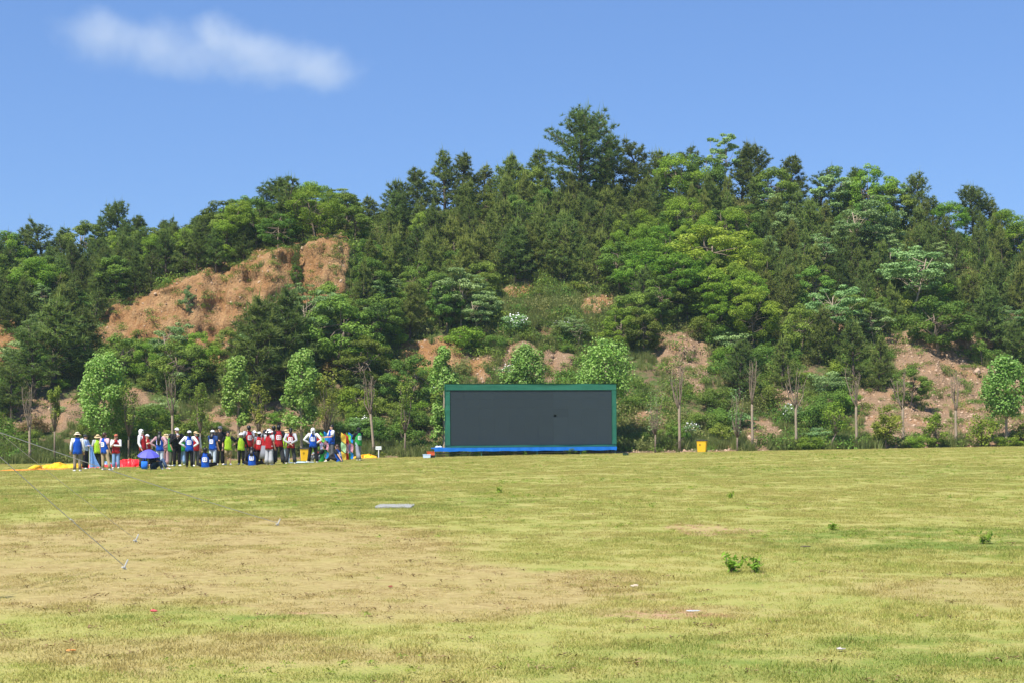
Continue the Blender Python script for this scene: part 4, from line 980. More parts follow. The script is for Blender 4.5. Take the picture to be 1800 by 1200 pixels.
boulder(1048, 530, .4, 'orange stone on the small bare patch under the pines', 503, (.5, .3, .17)); boulder(1718, 655, .8, 'flat pale slab of rock high on the scree slope', 504)
boulder(1610, 681, .5, 'pale stone beside the dark bush on the scree slope', 505); boulder(1120, 756, .5, 'grey stone right of the screen at the slope foot', 506, (.36, .31, .27)); boulder(1128, 760, .35, 'smaller grey stone by the screen right end', 507, (.36, .31, .27))
boulder(1006, 528, .45, 'dark flat stone left of the orange stone', 508, (.25, .22, .19)); boulder(1280, 787, .6, 'smooth blue grey stone right of the right yellow bin', 509, (.22, .26, .32))

# ------------------------------------------------------------------ LED screen on its blue stage
M_NET = plain('green_net_cloth', (0.020, 0.128, 0.082), 0.75, 0.25, 0.22, 2.2, bump=0.5)
M_BLUE = plain('blue_stage_cloth', (0.004, 0.13, 0.50), 0.65, 0.3, 0.15, 2.0, bump=0.3)
M_STEEL = plain('galvanised_steel', (0.30, 0.32, 0.33), 0.45, 0.5, 0.15, 8, metal=0.6)
M_BLACK = plain('black_recess', (0.004, 0.004, 0.005), 0.6, 0.2, 0.1)
def led_mat(k=1.0):
    t = NT('led_face'); tc = t.new('ShaderNodeTexCoord').outputs['Object']; oi = t.new('ShaderNodeObjectInfo').outputs['Random']
    w1 = t.new('ShaderNodeTexWave', wave_type='BANDS', bands_direction='Z'); w1.inputs['Scale'].default_value = 10.0; t.l.new(tc, w1.inputs[0])
    c = t.mix(w1.outputs['Fac'], (0.017 * k, 0.027 * k, 0.033 * k), (0.025 * k, 0.037 * k, 0.045 * k))
    c = t.hsv(c, 0.5, 1.0, t.math('ADD', 0.96, t.math('MULTIPLY', oi, 0.06)))
    t.base(c, 0.5, 0.35); t.bump(t.noise(tc, 60, 2), 0.2, 0.005)
    return t.mat
M_LED = led_mat()
M_LED2 = led_mat(1.12)

def led_screen():
    a = ray(783, 786, 78.0); b = ray(1083.7, 783.5, 79.5); d = b - a; w = d.length; rz = math.atan2(d.y, d.x); H = 3.50
    t = empty('led_screen', a, rz); t.rotation_euler = (0, -math.asin(d.z / w), rz)
    bl, bt, bb = 0.265, 0.355, 0.12                  # cloth border left/right, top, bottom
    for nm, c, s in (('top_border', (w / 2, 0.10, H - bt / 2), (w, 0.36, bt)), ('bottom_border', (w / 2, 0.10, bb / 2), (w, 0.36, bb)),
                     ('side_border', (bl / 2, 0.10, (H - bt + bb) / 2), (bl, 0.36, H - bt - bb)), ('side_border', (w - bl / 2, 0.10, (H - bt + bb) / 2), (bl, 0.36, H - bt - bb))):
        bm = bmesh.new(); bmesh.ops.create_cube(bm, size=1.0); bmesh.ops.subdivide_edges(bm, edges=bm.edges[:], cuts=10, use_grid_fill=True)
        for v in bm.verts:
            p = Vector((v.co.x * s[0] + c[0], v.co.y * s[1] + c[1], v.co.z * s[2] + c[2]))
            if v.co.y < -0.49: p.y += 0.055 - 0.02 * float(fbm(p.x * 1.3, p.z * 2.5, 0.0, seed=55, octv=3))
            v.co = p
        me = bpy.data.meshes.new(nm); bm.to_mesh(me); bm.free(); me.materials.append(M_NET); obj(nm, me, t)
    iw, ih = w - 2 * bl, H - bt - bb; nx, nz = 11, 6; cw, chh = iw / nx, ih / nz
    hx0 = bl + iw * (969.6 - 791) / 284.0; hx1 = bl + iw * (977.0 - 791) / 284.0; hz1 = H - bt - ih * (728.6 - 684.5) / 97.5; hz0 = hz1 - 0.118
    g = Geo(); g.box((w / 2, 0.22, bb + ih / 2), (iw + .02, 0.06, ih + .02)); g.build('back_plate', M_BLACK, t)
    cache = {}
    for i in range(nx):
        for k in range(nz):
            x0, z0 = bl + i * cw + .001, bb + k * chh + .001; x1, z1 = x0 + cw - .002, z0 + chh - .002
            off = random.uniform(-.0015, .0015)
            if x0 < (hx0 + hx1) / 2 < x1 and z0 < (hz0 + hz1) / 2 < z1:
                g = Geo(); X1 = min(hx1, x1 - .012); X0 = max(X1 - .24, x0 + .012)
                for (p, q, rr, s) in ((x0, X0, z0, z1), (X1, x1, z0, z1), (X0, X1, z0, hz0), (X0, X1, hz1, z1)):
                    g.box(((p + q) / 2 - x0, 0.05, (rr + s) / 2 - z0), (q - p, 0.10, s - rr))
                tag(g.build('led_panel', M_LED, t, loc=(x0, off, z0)), 'dark panel with one small module missing, leaving a black gap')
            else:
                late = x0 > hx1 - .2; key = 'n' if late else 'm'
                if key not in cache:
                    g = Geo(); g.box(((x1 - x0) / 2, 0.05, (z1 - z0) / 2), (x1 - x0, 0.10, z1 - z0)); cache[key] = g.mesh('led_panel', M_LED2 if late else M_LED)
                obj('led_panel', cache[key], t, (x0, off, z0))
    for x in (0.4, w * 0.33, w * 0.66, w - 0.4):          # rear truss
        g = Geo(); g.loft([(x, 0.45, -0.5), (x, 0.45, H - .1)], [.03, .03], 6); g.build('rear_post', M_STEEL, t)
        g = Geo(); g.loft([(x, 1.5, -0.5), (x, 0.47, H * .75)], [.025, .025], 6); g.build('rear_brace', M_STEEL, t)
    tag(t, 'large switched-off LED screen in a green cloth surround on the blue stage', 'screen')
    # stage
    a2 = ray(763.5, 786.7, 77.6); e = empty('stage', (a2.x, a2.y, a2.z), rz); e.rotation_euler = (0, -math.asin(d.z / w), rz)
    W2 = w + 0.58; g = Geo()
    g.box((W2 / 2, 0.95, -0.035), (W2, 1.9, 0.06)); g.build('deck', plain('stage_deck', (.02, .16, .55), .7), e)
    bm = bmesh.new(); n = 60
    vs = []
    for i in range(n + 1):
        x = W2 * i / n; y = -0.012 - 0.012 * math.sin(i * 1.7) - random.uniform(0, .008)
        sag = 0.012 * math.sin(i * 0.9) + random.uniform(-.006, .006)
        vs.append((bm.verts.new((x, y, 0.0)), bm.verts.new((x, y - .01, -0.19 + sag)), bm.verts.new((x, y + .012, -0.19 + sag)), bm.verts.new((x, y + .012, -0.002))))
    for i in range(n):
        p, q = vs[i], vs[i + 1]
        for k in range(3): bm.faces.new((p[k], p[k + 1], q[k + 1], q[k]))
    me = bpy.data.meshes.new('skirt'); bm.to_mesh(me); bm.free(); me.materials.append(M_BLUE); obj('skirt', me, e)
    for x in (0.05, 2.6, W2 * .56, W2 * .8, W2 - .06):
        for y in (0.06, 1.8):
            g = Geo(); g.loft([(x, y, -0.72), (x, y, -0.07)], [.028, .028], 8); g.build('leg', plain('green_steel_post', (.06, .16, .12), .5, .4, metal=.2), e)
    for y in (0.3, 1.8):
        g = Geo(); g.loft([(0.05, y, -0.30), (W2 - .06, y, -0.30)], [.018, .018], 6); g.build('rail', M_STEEL, e)
    tag(e, 'low stage with blue cloth skirt on steel legs under the screen', 'stage')
    # plants under the deck
    for i, x in enumerate((1.1, 2.35, 3.3, 3.75, 4.3, 5.0, 5.5, 6.9, 7.6, 8.4, 9.5)):
        c = Matrix.Rotation(rz, 3, 'Z') @ Vector((x, random.uniform(.1, .5), 0)) + a2; pr = SHRUBS[i % 2]
        z = float(zfield(c.x, min(c.y, 79)))
        lab = 'small leafy weed under the stage deck, ' + ('leftmost', 'second from left', 'third from left', 'fourth from left', 'fifth from left', 'middle one', 'fifth from right', 'fourth from right', 'third from right', 'second from right', 'rightmost')[i]
        plant('weed', pr, (c.x, c.y, z - .02), random.uniform(.18, .32), random.uniform(.18, .27), lab, 'plant', 'weeds growing under the stage', names=('stem', 'foliage'))
led_screen()

# ------------------------------------------------------------------ people
def cloth(name, col, rough=0.8): return plain('cloth_' + name, col, rough, 0.2, 0.18, 7, bump=0.25)
CL = {'white': (.72, .72, .72), 'blue': (.015, .14, .72), 'red': (.66, .028, .035), 'lime': (.58, .88, .05), 'green': (.05, .52, .10), 'black': (.012, .012, .014), 'charcoal': (.035, .037, .042),
      'grey': (.22, .23, .26), 'lightgrey': (.42, .43, .45), 'khaki': (.38, .29, .17), 'taupe': (.24, .20, .15), 'jeans': (.20, .33, .55), 'paleblue': (.42, .55, .82), 'palejeans': (.50, .58, .68), 'pink': (.68, .42, .46), 'rose': (.42, .26, .28),
      'cream': (.70, .60, .42), 'straw': (.52, .38, .20), 'rust': (.42, .12, .07), 'camo': (.085, .10, .06), 'navy': (.02, .05, .16), 'darkjeans': (.045, .075, .14), 'smoke': (.10, .105, .115), 'palegreen': (.45, .62, .45)}
SKIN = plain('skin', (.52, .30, .20), 0.55, 0.35, 0.06, 8)
HAIR = {'black': plain('hair_black', (.008, .007, .007), .45, .4), 'brown': plain('hair_brown', (.05, .022, .014), .45, .4)}
M_SHOE_W = plain('shoe_white', (.70, .69, .66), .6); M_SHOE_B = plain('shoe_black', (.015, .015, .016), .5)
M_EYE = plain('eye_dark', (.01, .008, .007), .3); M_LIP = plain('lip', (.34, .12, .10), .5)

ARMS = {  # side-positive coordinates: elbow, wrist  (x outwards, -y forwards)
 'down': ((.255, .03, 1.10), (.265, -.05, .86)), 'hips': ((.42, .10, 1.13), (.19, .03, .97)), 'fold': ((.25, -.10, 1.12), (-.07, -.24, 1.15)), 'behind': ((.29, .14, 1.12), (.02, .21, .96)),
 'chin': ((.20, -.20, 1.10), (.05, -.20, 1.38)), 'shade': ((.30, -.20, 1.46), (.04, -.22, 1.60)), 'forward': ((.24, -.10, 1.12), (.16, -.34, 1.10)), 'mic': ((.25, -.08, 1.11), (.05, -.24, 1.30)),
 'lap': ((.26, -.06, 1.12), (.18, -.30, .98)), 'knee': ((.27, -.14, 1.13), (.22, -.42, 1.08)), 'back': ((.26, .16, 1.12), (.30, .26, .88)), 'chest': ((.26, -.12, 1.12), (.04, -.20, 1.22))}
LEGS = {
 'stand': (((.10, -.01, .48), (.11, .02, .08)),) * 2, 'wide': (((.15, -.02, .48), (.20, .03, .08)),) * 2,
 'stride': (((.10, -.14, .49), (.11, -.22, .08)), ((.10, .10, .48), (.11, .30, .09))), 'side': (((.17, -.05, .48), (.30, -.03, .08)), ((.08, .02, .48), (.06, .04, .08))),
 'cross': (((.40, -.30, .96), (-.06, -.42, .86)),) * 2, 'kneesup': (((.14, -.42, 1.22), (.13, -.62, .87)),) * 2, 'recline': (((.14, -.45, 1.16), (.12, -.78, .87)), ((.16, -.40, 1.02), (.0, -.66, .87)))}

def person(px, row, top, facing, legs='stand', arms=('down', 'down'), shirt='white', sleeve='long', vest=None, patch=None, pants='black', shorts=False, skirt=None, hair='black', longhair=0, tail=0, hat=None, hatcol='white',
           shoes='w', label='', lean=0.0, nod=0.0, seat=False, loose=1.0, depth=None, collar=None, jacket=False, glasses=False, mask=False):
    p = on_lawn(px, row) if depth is None else Vector(((px - 900) / F * depth, depth, float(zfield((px - 900) / F * depth, depth))))
    if seat: hgt = 1.66
    else: hgt = CAMZ + (HOR - top) / F * p.y - p.z - (0.03 if hat else 0.0)
    hgt = min(max(hgt, 1.50), 1.84); s = hgt / 1.70
    t = empty('person', p, R(facing)); t.scale = (s, s, s)
    dz = -0.80 if seat else 0.0
    ln = Matrix.Rotation(R(-lean), 3, 'X'); piv = Vector((0, 0, .92))
    def U(v):                                   # upper body: leans about the hip, sinks when seated
        v = Vector(v); v = ln @ (v - piv) + piv; return Vector((v.x, v.y, v.z + dz))
    def Lg(v): v = Vector(v); return Vector((v.x, v.y, v.z + dz))
    A = []
    for sgn, nm in zip((-1, 1), arms):
        e, w = ARMS[nm]; A.append((sgn, U((sgn * .185, .0, 1.385)), U((sgn * e[0], e[1], e[2])), U((sgn * w[0], w[1] + (0.02 * sgn), w[2]))))
    G = []
    for sgn, (k, a) in zip((-1, 1), LEGS[legs]):
        G.append((sgn, Lg((sgn * .09, 0, .90)), Lg((sgn * k[0], k[1], k[2])), Lg((sgn * a[0], a[1], a[2]))))
    # --- body: one continuous skin surface
    verts, edges, rad = [], [], []
    def V_(p_, r_, par=None):
        verts.append(tuple(p_)); rad.append(r_)
        if par is not None: edges.append((par, len(verts) - 1))
        return len(verts) - 1
    pel = V_(U((0, 0, .93)), .11); sp = V_(U((0, .01, 1.12)), .105, pel); ch = V_(U((0, .01, 1.30)), .12, sp); nk = V_(U((0, .0, 1.44)), .05, ch)
    hN = Matrix.Rotation(R(nod), 3, 'X'); hb = U((0, 0, 1.46))
    def Hd(v): return hb + hN @ Vector(v)
    h1 = V_(Hd((0, -.015, .05)), .064, nk); h2 = V_(Hd((0, -.012, .115)), .084, h1); h3 = V_(Hd((0, .0, .185)), .072, h2)
    V_(Hd((0, -.102, .10)), .013, h2)
    for sg in (-1, 1): V_(Hd((sg * .088, .012, .10)), .014, h2)
    for sg, sh, el, wr in A:
        a = V_(sh, .052, ch); b = V_(el, .039, a); c = V_(wr, .029, b); d = (wr - el).normalized(); ac = Vector((0, 0, 1)) if abs(d.z) < .7 else Vector((0, 1, 0))
        sdv = d.cross(ac).normalized(); pm = V_(wr + d * .07, .032, c)
        for q in range(4):
            o = sdv * (.030 - .02 * q); l = (.072, .082, .076, .06)[q]; curl = ac.cross(sdv).normalized() * 0.0 + d
            f0 = V_(wr + d * .10 + o, .009, pm); f1 = V_(wr + d * (.10 + l * .5) + o * 1.1 - ac * .008, .0085, f0); V_(wr + d * (.10 + l * .9) + o * 1.1 - ac * .03, .0075, f1)
        th = V_(wr + d * .045 + sdv * .045, .010, c); V_(wr + d * .085 + sdv * .058 - ac * .015, .009, th)
    for sg, hp, kn, an in G:
        a = V_(hp, .085, pel); b = V_(kn, .052, a); c = V_(an, .036, b); V_(an + Vector((0, -.12, -.045)), .032, c)
    me = bpy.data.meshes.new('body'); me.from_pydata(verts, edges, []); me.update()
    bo = bpy.data.objects.new('body', me); COL.objects.link(bo)
    sk = bo.modifiers.new('skin', 'SKIN'); sk.use_smooth_shade = True
    for i, v in enumerate(bo.data.skin_vertices[0].data):
        v.radius = (rad[i], rad[i]); v.use_root = (i == pel)
    bo.modifiers.new('sub', 'SUBSURF').levels = 1
    dg = bpy.context.evaluated_depsgraph_get(); nm_ = bpy.data.meshes.new_from_object(bo.evaluated_get(dg)); bpy.data.objects.remove(bo)
    nm_.materials.clear(); nm_.materials.append(SKIN); obj('body', nm_, t)
    # --- face
    g = Geo()
    for sg in (-1, 1): g.ball(Hd((sg * .034, -.090, .122)), .011, 6, 4)
    g.cur = 1; g.box(Hd((0, -.088, .055)), (.045, .012, .010)); g.build('face', [M_EYE, M_LIP], t)
    # --- trousers / skirt
    if skirt:
        g = Geo(); g.loft([U((0, 0, 1.02)), U((0, 0, .9)), U((0, 0, .6)), U((0, 0, .30))], [(.15, .12), (.19, .16), (.24, .22), (.29, .27)], 14); g.build('skirt', cloth(skirt, CL[skirt]), t, True)
    if not skirt or legs != 'stand':
        g = Geo(); fl = loose
        g.loft([Lg((0, 0, .78)), Lg((0, 0, .88)), U((0, 0, 1.0))], [(.13, .10), (.18, .135), (.155, .12)], 12)
        for sg, hp, kn, an in G:
            if shorts: g.loft([hp + Vector((0, 0, .02)), hp.lerp(kn, .5), kn + (hp - kn) * -.05], [.10, .098, .10], 10)
            else: g.loft([hp + Vector((0, 0, .02)), hp.lerp(kn, .5), kn, kn.lerp(an, .5), an + (kn - an) * .04], [.102, .094, .075 * (.6 + .4 * fl), .068 * fl, .070 * fl], 10)
        g.build('trousers' if not shorts else 'shorts', cloth(pants, CL[pants]), t, True)
    # --- shoes
    for sg, hp, kn, an in G:
        g = Geo(); y = -.05
        o = Vector((an.x, an.y, an.z - .08)); f = Vector((sg * .22, -1, 0)).normalized() if not seat else Vector((sg * .5, -.6, 0)).normalized()
        g.loft([o - f * .07 + Vector((0, 0, .04)), o - f * .03 + Vector((0, 0, .052)), o + f * .06 + Vector((0, 0, .046)), o + f * .14 + Vector((0, 0, .034)), o + f * .19 + Vector((0, 0, .03))], [(.03, .03), (.045, .05), (.048, .045), (.048, .032), (.025, .02)], 10, ref=Vector((0, 0, 1)).cross(f))
        g.build('shoe', M_SHOE_W if shoes == 'w' else M_SHOE_B, t, True)
    # --- shirt
    g = Geo(); k = 1.05 if not jacket else 1.14; hem = .90 if not jacket else .80
    g.loft([U((0, 0, hem)), U((0, 0, 1.02)), U((0, 0, 1.18)), U((0, 0, 1.32)), U((0, 0, 1.40)), U((0, 0, 1.455))], [(.175 * k, .13 * k), (.16 * k, .122 * k), (.172 * k, .13 * k), (.19 * k, .125 * k), (.165 * k, .10 * k), (.062, .062)], 14)
    for sg, sh, el, wr in A:
        inn = sh + Vector((-sg * .06, 0, -.02))
        if sleeve == 'long': g.loft([inn, sh, sh.lerp(el, .5), el, el.lerp(wr, .6), wr], [.075, .078, .066, .058, .050, .042], 10)
        else: g.loft([inn, sh, sh.lerp(el, .45), sh.lerp(el, .78)], [.075, .080, .076, .080], 10)
    g.build('jacket' if jacket else 'shirt', cloth(shirt, CL[shirt]), t, True)
    if collar:
        g = Geo(); g.add([U((-.045, -.118, 1.44)), U((.045, -.118, 1.44)), U((.0, -.152, 1.20)), U((-.045, -.09, 1.45)), U((.045, -.09, 1.45)), U((0, -.12, 1.2))], [(0, 2, 1), (3, 4, 5), (0, 3, 5, 2), (1, 2, 5, 4), (0, 1, 4, 3)]); g.build('shirt_front', cloth(collar, CL[collar]), t)
    # --- bib vest
    if vest:
        vm = plain('vest_' + vest, CL[vest], 0.45, 0.4, 0.10, 5, bump=0.5)
        prof = [(.76, .200, .152), (.86, .192, .150), (1.02, .176, .146), (1.18, .184, .148), (1.30, .178, .144), (1.385, .150, .122), (1.452, .105, .094)]
        bm = bmesh.new(); n = 20; rings = []
        for z, rx, ry in prof:
            ring = []
            for j in range(n):
                a = 2 * math.pi * j / n; w = 1 + .03 * math.sin(3 * a + z * 9 + px) * (1.5 - z)
                ring.append(bm.verts.new(U((math.cos(a) * rx * w, math.sin(a) * ry * w, z + .012 * math.sin(4 * a + px)))))
            rings.append(ring)
        for i in range(len(rings) - 1):
            for j in range(n): bm.faces.new((rings[i][j], rings[i][(j + 1) % n], rings[i + 1][(j + 1) % n], rings[i + 1][j]))
        bmesh.ops.solidify(bm, geom=bm.faces[:], thickness=0.006)
        vme = bpy.data.meshes.new('vest'); bm.to_mesh(vme); bm.free(); vme.materials.append(vm); vo = obj('vest', vme, t)
        for pl in vme.polygons: pl.use_smooth = True
        for side in (patch or ''):
            sg = 1 if side == 'b' else -1; zc = 1.16; hw = .105
            def S_(x, z, off): return U((x, sg * (.152 * math.sqrt(max(0.02, 1 - (x / .19) ** 2)) + off), z))
            g = Geo(); n = 6
            prm = []
            for i in range(n + 1):
                for j in range(n + 1):
                    u, v = -1 + 2 * i / n, -1 + 2 * j / n
                    if abs(u) > .9 and abs(v) > .9: u *= .88; v *= .88
                    prm.append(S_(u * hw, zc + v * hw, .010))
            g.add(prm, [(i * (n + 1) + j, (i + 1) * (n + 1) + j, (i + 1) * (n + 1) + j + 1, i * (n + 1) + j + 1) if sg < 0 else (i * (n + 1) + j, i * (n + 1) + j + 1, (i + 1) * (n + 1) + j + 1, (i + 1) * (n + 1) + j) for i in range(n) for j in range(n)])
            po = g.build('number_patch', plain('patch_white', (.75, .75, .77), .6), vo)
            g = Geo()
            for cx in (-.045, .045):
                for cz in (-.035, .035):
                    for (dx, dz_, w, h) in ((0, 0, .05, .012), (0, .02, .05, .010), (-.02, 0, .010, .045), (.02, -.004, .010, .04)):
                        q = [S_(cx + dx + a * w / 2, zc + cz + dz_ + b * h / 2, .014) for a, b in ((-1, -1), (1, -1), (1, 1), (-1, 1))]
                        g.add(q, [(0, 1, 2, 3) if sg < 0 else (3, 2, 1, 0)])
            g.build('print', vm, po)
    # --- hair
    hm = HAIR[hair]
    if hat != 'hood':
        g = Geo(); g.ball(Hd((0, .014, .125)), (.096, .108, .118), 14, 6, -.05, hN @ Matrix.Rotation(R(-18), 3, 'X'))
        g.loft([Hd((0, .045, .17)), Hd((0, .055, .10)), Hd((0, .05, .02))], [(.09, .065), (.088, .058), (.06, .04)], 10)
        if longhair: g.loft([Hd((0, .07, .10)), Hd((0, .10, -.02)), U((0, .155, 1.40)), U((0, .165, 1.46 - longhair))], [(.085, .05), (.09, .045), (.10, .03), (.06, .018)], 10)
        if tail: g.loft([Hd((0, .11, .15)), Hd((0, .16, .10)), Hd((0, .17, -.02)), Hd((0, .15, .05 - tail))], [.03, .038, .035, .012], 8)
        g.build('hair', hm, t, True)
    if hat:
        hc = cloth('hat_' + hatcol, CL[hatcol]); g = Geo()
        if hat == 'cap':
            g.ball(Hd((0, .008, .145)), (.105, .115, .105), 14, 5, 0, hN); g.loft([Hd((0, -.07, .158)), Hd((0, -.14, .152)), Hd((0, -.185, .140))], [(.085, .008), (.078, .008), (.045, .006)], 10, ref=(1, 0, 0)); g.build('cap', hc, t, True)
        elif hat == 'bucket':
            g.ball(Hd((0, .008, .150)), (.108, .115, .10), 14, 5, 0, hN); g.loft([Hd((0, .005, .165)), Hd((0, .0, .15)), Hd((0, -.01, .105))], [(.106, .112), (.118, .125), (.185, .195)], 16, cap=False, ref=(1, 0, 0)); g.build('hat', hc, t, True)
        elif hat == 'visor':
            g.ball(Hd((0, .008, .15)), (.106, .114, .098), 14, 5, 0, hN); g.loft([Hd((0, -.05, .16)), Hd((0, -.15, .150)), Hd((0, -.21, .125))], [(.11, .008), (.115, .008), (.07, .006)], 12, ref=(1, 0, 0)); g.build('hat', hc, t, True)
        elif hat == 'hood':
            g.ball(Hd((0, .018, .12)), (.112, .118, .128), 16, 8, -.75, hN @ Matrix.Rotation(R(-30), 3, 'X')); g.loft([Hd((0, .03, .10)), Hd((0, .03, .0)), U((0, .01, 1.42)), U((0, .01, 1.36))], [(.10, .09), (.09, .09), (.12, .11), (.16, .12)], 14); g.build('hood', hc, t, True)
            if tail: g = Geo(); g.loft([Hd((0, .12, .08)), Hd((0, .16, -.02)), U((0, .19, 1.36)), U((0, .185, 1.28))], [.03, .035, .03, .012], 8); g.build('ponytail', hm, t, True)
    if glasses:
        g = Geo(); g.loft([Hd((-.075, -.085, .125)), Hd((0, -.108, .125)), Hd((.075, -.085, .125))], [(.02, .008)] * 3, 8, ref=(0, 0, 1)); g.build('sunglasses', M_EYE, t)
    if mask:
        g = Geo(); g.ball(Hd((0, -.07, .07)), (.06, .04, .05), 10, 5); g.build('face_mask', plain('mask_blue', (.5, .68, .8), .7), t)
    tag(t, label, 'person')
    return t, U, Hd, A, s

